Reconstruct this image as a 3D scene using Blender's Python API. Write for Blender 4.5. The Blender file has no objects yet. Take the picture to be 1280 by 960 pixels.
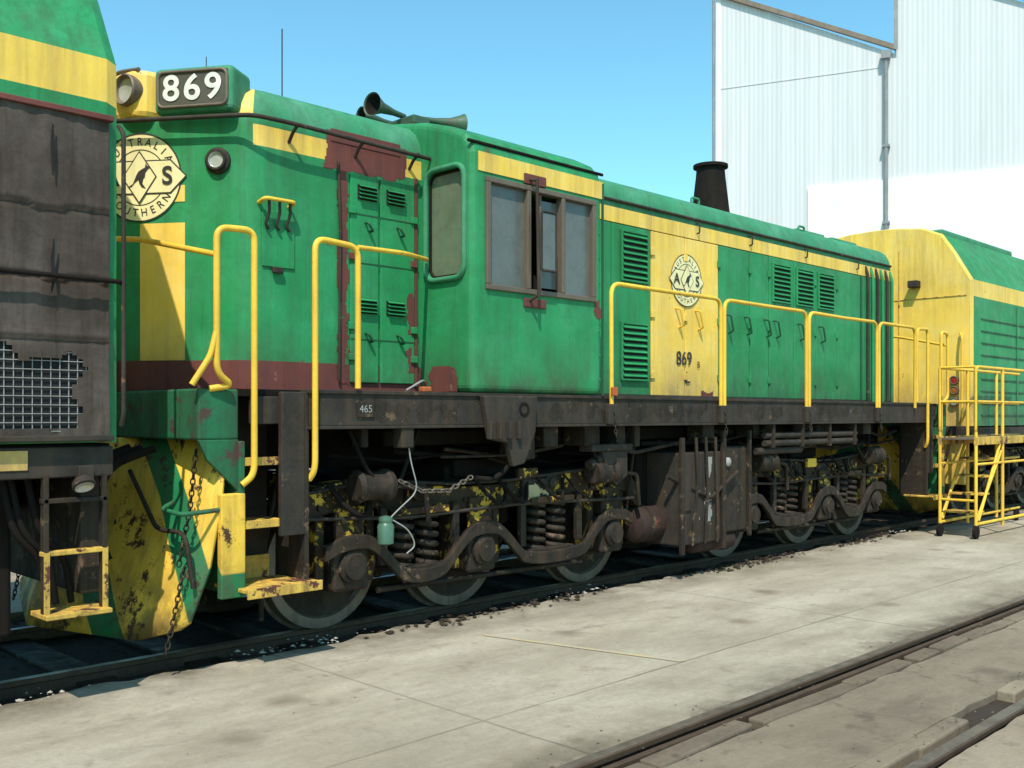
import bpy, bmesh, math, random
from mathutils import Vector, Matrix
from mathutils import noise as mn
random.seed(4)
sc=bpy.context.scene
col=sc.collection
# train coordinates: s along the track, w towards the apron, z up  -> world (s,-w,z)
def V(s,w,z): return Vector((s,-w,z))

# ------------------------------------------------------------------ materials
def nmat(name):
    m=bpy.data.materials.new(name); m.use_nodes=True
    nt=m.node_tree; b=nt.nodes['Principled BSDF']
    return m,nt,b
def N(nt,t,**k):
    n=nt.nodes.new(t)
    for a,v in k.items(): setattr(n,a,v)
    return n
def noise(nt,tc,scale,detail=5,rough=.6,mscale=None,off=None):
    n=N(nt,'ShaderNodeTexNoise'); n.inputs['Scale'].default_value=scale
    n.inputs['Detail'].default_value=detail; n.inputs['Roughness'].default_value=rough
    if mscale or off:
        mp=N(nt,'ShaderNodeMapping'); mp.inputs['Scale'].default_value=mscale or (1,1,1); mp.inputs['Location'].default_value=off or (0,0,0)
        nt.links.new(tc,mp.inputs[0]); nt.links.new(mp.outputs[0],n.inputs['Vector'])
    else: nt.links.new(tc,n.inputs['Vector'])
    return n.outputs['Fac']
def ramp(nt,fac,a,b,va=0,vb=1):
    r=N(nt,'ShaderNodeMapRange'); r.inputs[1].default_value=a; r.inputs[2].default_value=b
    r.inputs[3].default_value=va; r.inputs[4].default_value=vb
    nt.links.new(fac,r.inputs[0]); return r.outputs[0]
def mm(nt,op,a,b):
    m=N(nt,'ShaderNodeMath',operation=op)
    for i,c in enumerate((a,b)):
        if hasattr(c,'node'): nt.links.new(c,m.inputs[i])
        else: m.inputs[i].default_value=c
    return m.outputs[0]
def mix(nt,fac,a,b):
    m=N(nt,'ShaderNodeMix',data_type='RGBA')
    if hasattr(fac,'node'): nt.links.new(fac,m.inputs[0])
    else: m.inputs[0].default_value=fac
    for i,c in ((6,a),(7,b)):
        if hasattr(c,'node'): nt.links.new(c,m.inputs[i])
        else: m.inputs[i].default_value=(*c,1)
    return m.outputs[2]
def bump(nt,b,h,st=.3,dist=.02):
    n=N(nt,'ShaderNodeBump'); n.inputs['Strength'].default_value=st; n.inputs['Distance'].default_value=dist
    nt.links.new(h,n.inputs['Height']); nt.links.new(n.outputs[0],b.inputs['Normal'])
def mul(c,f): return tuple(min(1,x*f) for x in c)
def paint(name,c,ga=.45,grime=(.06,.05,.035),chip=None,chipt=.66,rough=.5,metal=0,var=.2,wav=.12,fade=None,primer=None,low=None,spec=.4):
    m,nt,b=nmat(name); tc=N(nt,'ShaderNodeTexCoord').outputs['Object']
    n1=noise(nt,tc,1.6,6)
    cc=mix(nt,ramp(nt,n1,.3,.7),mul(c,1-var),mul(c,1+var*.6))
    if fade: cc=mix(nt,ramp(nt,noise(nt,tc,3.1,8,.7),.45,.75,0,.7),cc,fade)
    cc=mix(nt,ramp(nt,noise(nt,tc,42,5,.7),.45,.8,0,ga*.5),cc,grime)
    cc=mix(nt,ramp(nt,noise(nt,tc,1,6,.65,(9,9,.6)),.44,.76,0,ga),cc,grime)
    cc=mix(nt,ramp(nt,noise(nt,tc,1,7,.7,(28,28,1.6),(3,1,2)),.55,.75,0,ga*.9),cc,mul(grime,.6))
    cc=mix(nt,ramp(nt,noise(nt,tc,6,7,.72),.5,.8,0,ga*.8),cc,grime)
    if low:   # road dirt rising from the deck and soot under the cant rail
        sep=N(nt,'ShaderNodeSeparateXYZ'); nt.links.new(tc,sep.inputs[0])
        g=mm(nt,'MULTIPLY',ramp(nt,sep.outputs[2],1.67,2.15,.85,0),ramp(nt,noise(nt,tc,1,7,.7,(4,4,1.5)),.35,.62))
        cc=mix(nt,g,cc,low)
        g=mm(nt,'MULTIPLY',ramp(nt,sep.outputs[2],2.7,3.4,0,.45),ramp(nt,noise(nt,tc,1,7,.7,(11,11,.8),(7,2,1)),.42,.68))
        cc=mix(nt,g,cc,mul(low,.8))
    if primer: cc=mix(nt,ramp(nt,noise(nt,tc,1.9,9,.68,None,(4.3,1.2,.4)),.665,.685,0,.9),cc,primer)
    if chip: cc=mix(nt,ramp(nt,noise(nt,tc,7,9,.72),chipt,chipt+.03),cc,chip)
    nt.links.new(cc,b.inputs['Base Color'])
    nt.links.new(ramp(nt,noise(nt,tc,5,6,.7),.3,.7,rough-.1,rough+.22),b.inputs['Roughness'])
    b.inputs['Metallic'].default_value=metal; b.inputs['Specular IOR Level'].default_value=spec
    bump(nt,b,noise(nt,tc,2.6,5,.55),wav,.05)
    return m
RUST=(.10,.035,.02)
GREEN=paint('green_paint',(.020,.270,.086),.42,grime=(.035,.10,.042),chip=(.09,.035,.025),chipt=.69,fade=(.055,.33,.145),var=.2,wav=.22,primer=(.13,.045,.032),low=(.055,.07,.035),spec=.32)
GREEN2=paint('green_roof_paint',(.040,.255,.115),.55,grime=(.05,.10,.055),chip=(.1,.07,.05),chipt=.66,rough=.62,fade=(.12,.33,.20),spec=.3)
GREEND=paint('shaded_dirty_green_buffer_beam',(.014,.15,.06),.8,grime=(.03,.035,.02),chip=(.07,.04,.03),chipt=.56,rough=.65)  # hood green with shade darkened into the base colour, plus real grime and chips
DKGREEN=paint('dark_green_gap',(.008,.09,.035),.5)
YEL=paint('yellow_paint',(.93,.60,.085),.24,grime=(.36,.21,.08),chip=(.16,.07,.03),chipt=.66,var=.10,fade=(.90,.66,.22),low=(.36,.22,.09))
CREAM=paint('logo_cream',(.88,.76,.38),.16,grime=(.3,.22,.1),fade=(.85,.73,.40))
YEL2=paint('handrail_yellow',(.90,.53,.045),.35,grime=(.28,.15,.04),chip=(.15,.07,.03),chipt=.66)
STEPY=paint('worn_step_yellow',(.74,.45,.07),.85,grime=(.14,.08,.04),chip=RUST,chipt=.54,rough=.7)
RED=paint('red_oxide_primer',(.165,.045,.035),.6,grime=(.07,.03,.025),chip=(.25,.12,.09),chipt=.64,rough=.75)
FRAME=paint('grimy_frame_black',(.030,.026,.022),.7,grime=(.085,.055,.034),chip=(.15,.09,.05),chipt=.62,rough=.65,fade=(.062,.056,.048),spec=.2)
BLACK=paint('soot_black',(.012,.010,.009),.6,grime=(.03,.02,.013),rough=.8,spec=.1)
BOG=paint('bogie_dirt',(.020,.016,.012),.9,grime=(.065,.043,.026),chip=(.13,.085,.05),chipt=.59,rough=.65,wav=.7,spec=.22)
BOGY=paint('bogie_yellow_remnants',(.045,.027,.015),.5,grime=(.012,.009,.007),chip=(.62,.37,.045),chipt=.55,rough=.6,wav=.7,spec=.2)
GREY=paint('curtain_canvas',(.085,.064,.052),.7,grime=(.035,.023,.017),rough=.92,wav=.4,fade=(.14,.115,.098),spec=.15)
ALU=paint('window_frame_metal',(.18,.135,.095),.5,grime=(.08,.06,.05),rough=.5,metal=.2)
STEEL=paint('tyre_steel',(.20,.16,.125),.7,grime=(.04,.03,.022),rough=.45,metal=.4)
RAILT=paint('rail_rust',(.095,.060,.038),.6,grime=(.04,.026,.017),rough=.6,metal=.1,spec=.2)
RAILS=paint('rail_head',(.25,.20,.15),.8,grime=(.10,.065,.04),rough=.42,metal=.5)
WIRE=paint('wire_grey',(.36,.35,.32),.3)
TANKR=paint('tank_red',(.050,.028,.022),.95,grime=(.018,.014,.011),chip=(.16,.05,.035),chipt=.60,rough=.65,spec=.2)
def flat(name,c,r=.5,metal=0):
    m,nt,b=nmat(name); b.inputs['Metallic'].default_value=metal
    tc=N(nt,'ShaderNodeTexCoord').outputs['Object']
    cc=mix(nt,ramp(nt,noise(nt,tc,9,7,.72),.42,.75,0,.5),c,mul(c,.45)); nt.links.new(cc,b.inputs['Base Color'])
    nt.links.new(ramp(nt,noise(nt,tc,4,6,.7),.35,.7,r,r+.25),b.inputs['Roughness'])
    return m
INK=flat('black_lettering',(.03,.027,.024),.5)
NUMW=flat('number_white',(.80,.77,.68),.6)
NUMB=flat('number_panel',(.09,.08,.055),.4)
GLASS=flat('dusty_window_glass',(.13,.135,.12),.10)
GLASS2=flat('hazy_front_glass',(.15,.18,.11),.15)
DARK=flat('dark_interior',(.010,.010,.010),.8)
LENS=flat('lamp_lens',(.55,.55,.50),.08,.3)
REDL=flat('red_lens',(.35,.03,.02),.15)
AMB=flat('amber_lens',(.35,.12,.02),.15)
CHALK=flat('chalky_paint',(.46,.38,.20),.8)
HORN=paint('horn_paint',(.05,.11,.06),.6,grime=(.08,.07,.05),rough=.5)

def stripes_mat():
    m,nt,b=nmat('pilot_striped_paint'); tc=N(nt,'ShaderNodeTexCoord').outputs['Object']
    sep=N(nt,'ShaderNodeSeparateXYZ'); nt.links.new(tc,sep.inputs[0])
    a=N(nt,'ShaderNodeMath',operation='ABSOLUTE'); nt.links.new(sep.outputs[1],a.inputs[0])
    s1=N(nt,'ShaderNodeMath',operation='MULTIPLY_ADD'); nt.links.new(sep.outputs[2],s1.inputs[0]); s1.inputs[1].default_value=.75; nt.links.new(a.outputs[0],s1.inputs[2])
    fr=N(nt,'ShaderNodeMath',operation='PINGPONG'); nt.links.new(s1.outputs[0],fr.inputs[0]); fr.inputs[1].default_value=.42
    f=ramp(nt,fr.outputs[0],.13,.14)
    cc=mix(nt,f,(.014,.18,.065),(.84,.51,.06))
    cc=mix(nt,ramp(nt,noise(nt,tc,1,6,.7,(6,6,1)),.45,.8,0,.8),cc,(.12,.07,.04))
    cc=mix(nt,ramp(nt,noise(nt,tc,4,9,.75),.56,.59),cc,(.07,.035,.02))
    cc=mix(nt,mm(nt,'MULTIPLY',ramp(nt,sep.outputs[2],.1,.7,1,0),ramp(nt,noise(nt,tc,3,8,.7),.42,.55)),cc,(.05,.035,.022))
    nt.links.new(cc,b.inputs['Base Color']); b.inputs['Roughness'].default_value=.65; b.inputs['Specular IOR Level'].default_value=.3
    bump(nt,b,noise(nt,tc,4,6),.3,.05)
    return m
PILOT=stripes_mat()

def concrete(name,c1,c2,joint=None,stain=.6,st_col=(.06,.05,.04),crack=.35,edges=None):
    m,nt,b=nmat(name); tc=N(nt,'ShaderNodeTexCoord').outputs['Object']
    cc=mix(nt,ramp(nt,noise(nt,tc,.35,9,.68),.38,.62),c1,c2)
    cc=mix(nt,ramp(nt,noise(nt,tc,1.1,10,.75,(.5,1.6,1)),.42,.72,0,.75),cc,mul(c1,.60))
    cc=mix(nt,ramp(nt,noise(nt,tc,.8,9,.7,(.6,1.3,1),(5,3,0)),.52,.70,0,stain),cc,st_col)
    cc=mix(nt,ramp(nt,noise(nt,tc,3.7,8,.7),.58,.68,0,stain*.9),cc,st_col)
    cc=mix(nt,ramp(nt,noise(nt,tc,30,8,.8),.45,.8,0,.5),cc,mul(c1,.45))
    cc=mix(nt,ramp(nt,noise(nt,tc,24,6,.8,None,(9,9,0)),.6,.8,0,.45),cc,mul(c2,1.35))
    wn0=N(nt,'ShaderNodeTexNoise'); wn0.inputs['Scale'].default_value=5; wn0.inputs['Detail'].default_value=4; nt.links.new(tc,wn0.inputs['Vector'])
    vm0=N(nt,'ShaderNodeVectorMath',operation='MULTIPLY_ADD'); nt.links.new(wn0.outputs['Color'],vm0.inputs[0]); vm0.inputs[1].default_value=(.16,.16,0); nt.links.new(tc,vm0.inputs[2])
    for sc_,lo,hi,am in ((1.0,.05,.16,.7),(2.7,.03,.08,.5)):
        vor=N(nt,'ShaderNodeTexVoronoi'); vor.inputs['Scale'].default_value=sc_; nt.links.new(vm0.outputs[0],vor.inputs['Vector'])
        cc=mix(nt,ramp(nt,vor.outputs['Distance'],lo,hi,am,0),cc,st_col)
    vc=N(nt,'ShaderNodeTexVoronoi',feature='DISTANCE_TO_EDGE'); vc.inputs['Scale'].default_value=.27
    wn=N(nt,'ShaderNodeTexNoise'); wn.inputs['Scale'].default_value=2; wn.inputs['Detail'].default_value=6; nt.links.new(tc,wn.inputs['Vector'])
    vm=N(nt,'ShaderNodeVectorMath',operation='MULTIPLY_ADD'); nt.links.new(wn.outputs['Color'],vm.inputs[0]); vm.inputs[1].default_value=(.7,.7,0); nt.links.new(tc,vm.inputs[2])
    nt.links.new(vm.outputs[0],vc.inputs['Vector'])
    ck=mm(nt,'MULTIPLY',ramp(nt,vc.outputs['Distance'],.0,.004,crack,0),ramp(nt,noise(nt,tc,.6,3),.45,.6))
    cc=mix(nt,ck,cc,mul(c1,.3))
    if joint:
        br=N(nt,'ShaderNodeTexBrick'); br.offset=0; br.inputs['Scale'].default_value=1
        br.inputs['Brick Width'].default_value=joint[0]; br.inputs['Row Height'].default_value=joint[1]
        br.inputs['Mortar Size'].default_value=.012; br.inputs['Mortar Smooth'].default_value=.5
        vb=N(nt,'ShaderNodeVectorMath',operation='MULTIPLY_ADD'); nt.links.new(wn.outputs['Color'],vb.inputs[0]); vb.inputs[1].default_value=(.03,.03,0); nt.links.new(tc,vb.inputs[2])
        nt.links.new(vb.outputs[0],br.inputs['Vector'])
        cc=mix(nt,mm(nt,'MULTIPLY',ramp(nt,br.outputs['Fac'],0,1,0,.7),ramp(nt,noise(nt,tc,.9,4),.35,.6,.3,1)),cc,mul(c1,.35))
    if edges:
        sep=N(nt,'ShaderNodeSeparateXYZ'); nt.links.new(tc,sep.inputs[0])
        for y0,y1 in edges:
            g=mm(nt,'MULTIPLY',ramp(nt,sep.outputs[1],y0,y1,.95,0),ramp(nt,noise(nt,tc,1.8,9,.72),.36,.60))
            cc=mix(nt,g,cc,(.10,.077,.052))
    nt.links.new(cc,b.inputs['Base Color']); b.inputs['Roughness'].default_value=.9; b.inputs['Specular IOR Level'].default_value=.2
    bump(nt,b,noise(nt,tc,22,8,.75),.45,.012)
    return m
CONC=concrete('apron_concrete',(.36,.305,.215),(.47,.415,.315),(3.7,3.1),.48,(.17,.13,.088),edges=((-1.1,-1.7),(-3.85,-3.5)))
CONC2=concrete('yard_dirty_concrete',(.28,.22,.15),(.37,.305,.215),None,.55,(.08,.065,.05))
INF=concrete('dirt_infill',(.22,.175,.12),(.31,.25,.175),None,.55)
EDG=concrete('edging_brown',(.15,.11,.075),(.24,.19,.135),None,.6)
DIRT=concrete('trackbed_dirt',(.042,.032,.023),(.075,.058,.04),None,.6)
GROUND=concrete('yard_ground',(.24,.20,.14),(.33,.29,.22),None,.3)
def walls():
    m,nt,b=nmat('corrugated_sheet'); tc=N(nt,'ShaderNodeTexCoord').outputs['Object']
    cc=mix(nt,ramp(nt,noise(nt,tc,1,4,.5,(3,3,.05)),.35,.7),(.60,.60,.59),(.70,.69,.675))
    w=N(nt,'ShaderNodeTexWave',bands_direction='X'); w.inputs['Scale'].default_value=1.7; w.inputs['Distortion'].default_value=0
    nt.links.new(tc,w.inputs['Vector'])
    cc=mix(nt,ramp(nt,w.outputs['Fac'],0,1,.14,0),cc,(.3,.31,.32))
    cc=mix(nt,ramp(nt,noise(nt,tc,1,6,.7,(5,5,.2)),.5,.8,0,.3),cc,(.35,.33,.29))
    nt.links.new(cc,b.inputs['Base Color']); b.inputs['Roughness'].default_value=.6; b.inputs['Specular IOR Level'].default_value=.25
    bump(nt,b,w.outputs['Fac'],.35,.03)
    return m
CORR=walls()
WHITE=paint('white_sheet',(.80,.785,.75),.12,grime=(.5,.47,.41),rough=.6,var=.04,wav=.02,spec=.2)
TRIM=paint('roof_flashing',(.24,.18,.13),.4)
PIPE=paint('downpipe_grey',(.27,.28,.28),.3)

# ------------------------------------------------------------------ geometry helpers
def empty(name):
    e=bpy.data.objects.new(name,None); col.objects.link(e); e.empty_display_size=.2; return e
def mk(name,verts,faces,mat,par=None,smooth=False,bev=0,mats=None,fm=None,seg=2):
    me=bpy.data.meshes.new(name); me.from_pydata([tuple(v) for v in verts],[],faces)
    bm=bmesh.new(); bm.from_mesh(me); bmesh.ops.recalc_face_normals(bm,faces=bm.faces); bm.to_mesh(me); bm.free()
    for m in (mats or [mat]): me.materials.append(m)
    if fm:
        for p,i in zip(me.polygons,fm): p.material_index=i
    if smooth:
        for p in me.polygons: p.use_smooth=True
    o=bpy.data.objects.new(name,me); col.objects.link(o)
    if par: o.parent=par
    if bev:
        b=o.modifiers.new('b','BEVEL'); b.width=bev; b.segments=seg; b.limit_method='ANGLE'; b.angle_limit=math.radians(40)
    return o
def box(name,s0,s1,w0,w1,z0,z1,mat,par,bev=.006):
    v=[V(s,w,z) for s in (s0,s1) for w in (w0,w1) for z in (z0,z1)]
    f=[(0,1,3,2),(4,6,7,5),(0,4,5,1),(2,3,7,6),(0,2,6,4),(1,5,7,3)]
    return mk(name,v,f,mat,par,bev=bev)
def prism(name,prof,axis,a,b,mat,par,bev=0,smooth=False):
    n=len(prof); vs=[]
    for t in (a,b):
        for p in prof:
            vs.append(V(t,p[0],p[1]) if axis=='s' else V(p[0],t,p[1]) if axis=='w' else V(p[0],p[1],t))
    f=[tuple(range(n)),tuple(range(2*n-1,n-1,-1))]+[(i,(i+1)%n,n+(i+1)%n,n+i) for i in range(n)]
    return mk(name,vs,f,mat,par,smooth,bev)
def ragged(name,s0,s1,z0,z1,w,mat,par,seed=0,margin=.05,axis='w'):
    """thin brushed-on patch with an uneven outline"""
    c=.012; nx=int((s1-s0)/c); nz=int((z1-z0)/c); vs=[];fs=[]
    for i in range(nx+1):
        for j in range(nz+1):
            a=s0+c*i; z=z0+c*j; vs.append(V(a,w,z) if axis=='w' else V(w,a,z))
    for i in range(nx):
        for j in range(nz):
            a=s0+c*(i+.5); z=z0+c*(j+.5); d=min(a-s0,s1-a,z-z0 if margin>0 else 9,z1-z)
            if d/abs(margin)+1.3*mn.noise(Vector((a*9,z*5,seed)))+.5*mn.noise(Vector((a*30,z*20,seed)))>.45:
                k=i*(nz+1)+j; fs.append((k,k+nz+1,k+nz+2,k+1))
    if fs: return mk(name,vs,fs,mat,par)
def frame_of(d):
    d=d.normalized(); u=d.orthogonal().normalized(); return u,d.cross(u)
def lathe(name,p0,p1,prof,mat,par,seg=28,smooth=True,mats=None,pm=None):
    p0=Vector(p0);p1=Vector(p1); d=(p1-p0).normalized(); u,v=frame_of(d); vs=[];fs=[];fm=[]
    for t,r in prof:
        for i in range(seg):
            a=2*math.pi*i/seg; vs.append(p0+d*t+(u*math.cos(a)+v*math.sin(a))*max(r,.0005))
    for k in range(len(prof)-1):
        for i in range(seg):
            fs.append((k*seg+i,k*seg+(i+1)%seg,(k+1)*seg+(i+1)%seg,(k+1)*seg+i)); fm.append(pm[k] if pm else 0)
    fs.append(tuple(range(seg))); fs.append(tuple((len(prof)-1)*seg+i for i in range(seg))); fm+= [pm[0] if pm else 0,pm[-1] if pm else 0]
    o=mk(name,vs,fs,mat,par,smooth,mats=mats,fm=fm if pm else None)
    if smooth:
        e=o.modifiers.new('e','EDGE_SPLIT'); e.split_angle=math.radians(35)
    return o
def cyl(name,p0,p1,r,mat,par,r1=None,seg=20):
    L=(Vector(p1)-Vector(p0)).length
    return lathe(name,p0,p1,[(0,r),(L,r if r1 is None else r1)],mat,par,seg)
def fillet(pts,r,closed=False):
    out=[];n=len(pts)
    for i,p in enumerate(pts):
        if not closed and i in (0,n-1): out.append(p); continue
        a=pts[i-1];b=pts[(i+1)%n]; da=(a-p);db=(b-p); ra=min(r,da.length*.45); rb=min(r,db.length*.45)
        A=p+da.normalized()*ra;B=p+db.normalized()*rb
        for k in range(7):
            t=k/6; out.append(A*(1-t)**2+p*2*t*(1-t)+B*t*t)
    return out
def tube(name,pts,r,mat,par,fr=.07,closed=False,res=3):
    pts=[Vector(p) for p in pts]
    if fr: pts=fillet(pts,fr,closed)
    c=bpy.data.curves.new(name,'CURVE'); c.dimensions='3D'; c.bevel_depth=r; c.bevel_resolution=res; c.use_fill_caps=True
    s=c.splines.new('POLY'); s.points.add(len(pts)-1)
    for q,p in zip(s.points,pts): q.co=(*p,1)
    s.use_cyclic_u=closed
    c.materials.append(mat)
    o=bpy.data.objects.new(name,c); col.objects.link(o); o.parent=par
    return o
def T(*pts): return [V(*p) for p in pts]
_g={}
def glyph(txt,bold=0):
    k=(txt,bold)
    if k in _g: return _g[k]
    c=bpy.data.curves.new('t','FONT'); c.body=txt; c.size=1; c.align_x='CENTER'; c.align_y='CENTER'; c.offset=bold
    o=bpy.data.objects.new('t',c); col.objects.link(o); dg=bpy.context.evaluated_depsgraph_get(); dg.update()
    me=o.evaluated_get(dg).to_mesh(); r=([tuple(v.co) for v in me.vertices],[tuple(p.vertices) for p in me.polygons])
    o.evaluated_get(dg).to_mesh_clear(); bpy.data.objects.remove(o); _g[k]=r; return r
def text(name,txt,size,f,mat,par,cx=0,cy=0,rot=0,sx=1,bold=0):
    vs,fs=glyph(txt,bold); c,s=math.cos(rot),math.sin(rot); out=[]
    for x,y,z in vs:
        x*=size*sx;y*=size; out.append(f(cx+x*c-y*s,cy+x*s+y*c))
    return mk(name,out,fs,mat,par)
def poly(name,pts,f,mat,par,sub=10):
    dense=[]
    for i in range(len(pts)):
        a=pts[i];b=pts[(i+1)%len(pts)]
        for k in range(sub): dense.append((a[0]+(b[0]-a[0])*k/sub,a[1]+(b[1]-a[1])*k/sub))
    n=len(dense); vs=[f(0,0)]; R=5
    for r in range(1,R+1):
        for x,y in dense: vs.append(f(x*r/R,y*r/R))
    fs=[(0,1+i,1+(i+1)%n) for i in range(n)]
    for r in range(R-1):
        for i in range(n): fs.append((1+r*n+i,1+(r+1)*n+i,1+(r+1)*n+(i+1)%n,1+r*n+(i+1)%n))
    return mk(name,vs,fs,mat,par)
def ring(name,r0,r1,f,mat,par,cx=0,cy=0,n=48):
    vs=[];fs=[]
    for i in range(n):
        a=2*math.pi*i/n
        for r in (r0,r1): vs.append(f(cx+r*math.cos(a),cy+r*math.sin(a)))
    for i in range(n): j=(i+1)%n; fs.append((2*i,2*i+1,2*j+1,2*j))
    return mk(name,vs,fs,mat,par)
def disc(name,r,f,mat,par,n=48,rings=8):
    vs=[f(0,0)];fs=[]
    for k in range(1,rings+1):
        for i in range(n):
            a=2*math.pi*i/n; vs.append(f(r*k/rings*math.cos(a),r*k/rings*math.sin(a)))
    for i in range(n): fs.append((0,1+i,1+(i+1)%n))
    for k in range(rings-1):
        for i in range(n): fs.append((1+k*n+i,1+(k+1)*n+i,1+(k+1)*n+(i+1)%n,1+k*n+(i+1)%n))
    return mk(name,vs,fs,mat,par)
ROO=[(-.9,-.55),(-.45,-.35),(-.2,.1),(-.05,.3),(.2,.42),(.42,.5),(.5,.75),(.58,.6),(.82,.5),(.62,.38),(.45,.2),(.42,-.02),(.3,-.12),(.25,-.35),(.5,-.62),(.2,-.55),(.02,-.35),(-.05,-.15),(-.3,-.3),(-.55,-.52)]
def logo(D,f0,par,base=0):
    f1=lambda x,y:f0(x,y,.003+base); f2=lambda x,y:f0(x,y,.005+base); f3=lambda x,y:f0(x,y,.007+base);f4=lambda x,y:f0(x,y,.009+base)
    R=D/2
    disc('logo_disc',R*.99,f1,CREAM,par); ring('logo_rim',R*.965,R,f2,INK,par); ring('logo_inner',R*.61,R*.63,f2,INK,par)
    W=1.13*R; H=.38*R
    poly('logo_diamond_edge',[(-W,0),(-W*.66,H),(W*.66,H),(W,0),(W*.66,-H),(-W*.66,-H)],f3,INK,par)
    w=W*.965;h=H*.92
    poly('logo_diamond',[(-w,0),(-w*.67,h),(w*.67,h),(w,0),(w*.67,-h),(-w*.67,-h)],f4,CREAM,par)
    f5=lambda x,y:f0(x,y,.011+base)
    poly('logo_mid_edge',[(0,R*.60),(R*.42,0),(0,-R*.60),(-R*.42,0)],f5,INK,par)
    f6=lambda x,y:f0(x,y,.013+base)
    poly('logo_mid',[(0,R*.55),(R*.385,0),(0,-R*.55),(-R*.385,0)],f6,CREAM,par)
    f7=lambda x,y:f0(x,y,.015+base)
    mk('logo_kangaroo',[f7(x*R*.33,y*R*.42) for x,y in ROO],[tuple(range(len(ROO)))],INK,par)
    text('logo_A','A',R*.56,f7,INK,par,-R*.67,0,bold=.02); text('logo_S','S',R*.56,f7,INK,par,R*.67,0,bold=.02)
    for word,up in (('AUSTRALIA',1),('SOUTHERN',-1)):
        n=len(word)
        for i,ch in enumerate(word):
            a=(i-(n-1)/2)*(.262 if up>0 else .27)
            if up>0: x,y,r=math.sin(a)*R*.795,math.cos(a)*R*.795,-a
            else: x,y,r=math.sin(a)*R*.795,-math.cos(a)*R*.795,a
            text('logo_letter',ch,R*.25,f2,INK,par,x,y,r,bold=.008,sx=.9)
def louvre(name,s0,s1,z0,z1,w,n,mat,par,frame=True):
    box(name+'_back',s0,s1,w,w+.004,z0,z1,DARK,par,0)
    vs=[];fs=[]; h=(z1-z0)/n
    for i in range(n):
        zt=z0+h*(i+1)-h*.05; zb=z0+h*i+h*.28; k=len(vs)
        for s in (s0+.008,s1-.008): vs+= [V(s,w+.004,zt),V(s,w+.032,zb+h*.1),V(s,w+.026,zb)]
        fs+=[(k,k+1,k+4,k+3),(k+1,k+2,k+5,k+4),(k+2,k,k+3,k+5),(k,k+2,k+1),(k+3,k+4,k+5)]
    mk(name+'_slats',vs,fs,mat,par)
    if frame:
        t=.02
        for a in ((s0-t,s0,z0-t,z1+t),(s1,s1+t,z0-t,z1+t),(s0,s1,z1,z1+t),(s0,s1,z0-t,z0)): box(name+'_rim',a[0],a[1],w,w+.022,a[2],a[3],mat,par,.003)
def coil(name,s,w,z0,z1,R,r,turns,mat,par):
    pts=[]
    for i in range(int(turns*14)+1):
        a=2*math.pi*i/14; pts.append(V(s+R*math.cos(a),w+R*math.sin(a),z0+(z1-z0)*i/(turns*14)))
    tube(name,pts,r,mat,par,0,res=2)
def chain(name,pts,mat,par,L=.05):
    pts=[Vector(p) for p in pts]
    tot=sum((pts[i+1]-pts[i]).length for i in range(len(pts)-1)); n=max(3,int(tot/(L*.75)))
    def at(t):
        d=t*tot
        for i in range(len(pts)-1):
            l=(pts[i+1]-pts[i]).length
            if d<=l or i==len(pts)-2: return pts[i].lerp(pts[i+1],min(1,d/l)),(pts[i+1]-pts[i]).normalized()
            d-=l
    vs=[];fs=[]
    for k in range(n):
        p,d=at((k+.5)/n); u,v=frame_of(d)
        if k%2: u,v=v,u
        b=len(vs); M=10;m=5
        for i in range(M):
            a=2*math.pi*i/M; c=d*math.cos(a)*L*.5+u*math.sin(a)*L*.3; o=(d*math.cos(a)+u*math.sin(a))
            for j in range(m):
                q=2*math.pi*j/m; vs.append(p+c+(o*math.cos(q)+v*math.sin(q))*L*.11)
        for i in range(M):
            for j in range(m): fs.append((b+i*m+j,b+((i+1)%M)*m+j,b+((i+1)%M)*m+(j+1)%m,b+i*m+(j+1)%m))
    mk(name,vs,fs,mat,par,True)
def strip(name,path,h,w0,w1,mat,par,bev=.01):
    top=[(s,z+h/2) for s,z in path]; bot=[(s,z-h/2) for s,z in reversed(path)]
    vs=[];n=len(path)
    for w in (w0,w1):
        for p in top+bot: vs.append(V(p[0],w,p[1]))
    m=2*n; fs=[]
    for i in range(n-1):
        a,b,c,d=i,i+1,m-2-i,m-1-i
        fs.append((a,b,c,d)); fs.append((a+m,d+m,c+m,b+m))
    for i in range(m): fs.append((i,(i+1)%m,m+(i+1)%m,m+i))
    return mk(name,vs,fs,mat,par,bev=bev)
def smoothpath(ctrl,k=5):
    out=[]
    n=len(ctrl)
    for i in range(n-1):
        p0=ctrl[max(0,i-1)];p1=ctrl[i];p2=ctrl[i+1];p3=ctrl[min(n-1,i+2)]
        for j in range(k):
            t=j/k
            z=.5*((2*p1[1])+(-p0[1]+p2[1])*t+(2*p0[1]-5*p1[1]+4*p2[1]-p3[1])*t*t+(-p0[1]+3*p1[1]-3*p2[1]+p3[1])*t**3)
            out.append((p1[0]+(p2[0]-p1[0])*t,z))
    out.append(ctrl[-1]); return out

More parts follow.
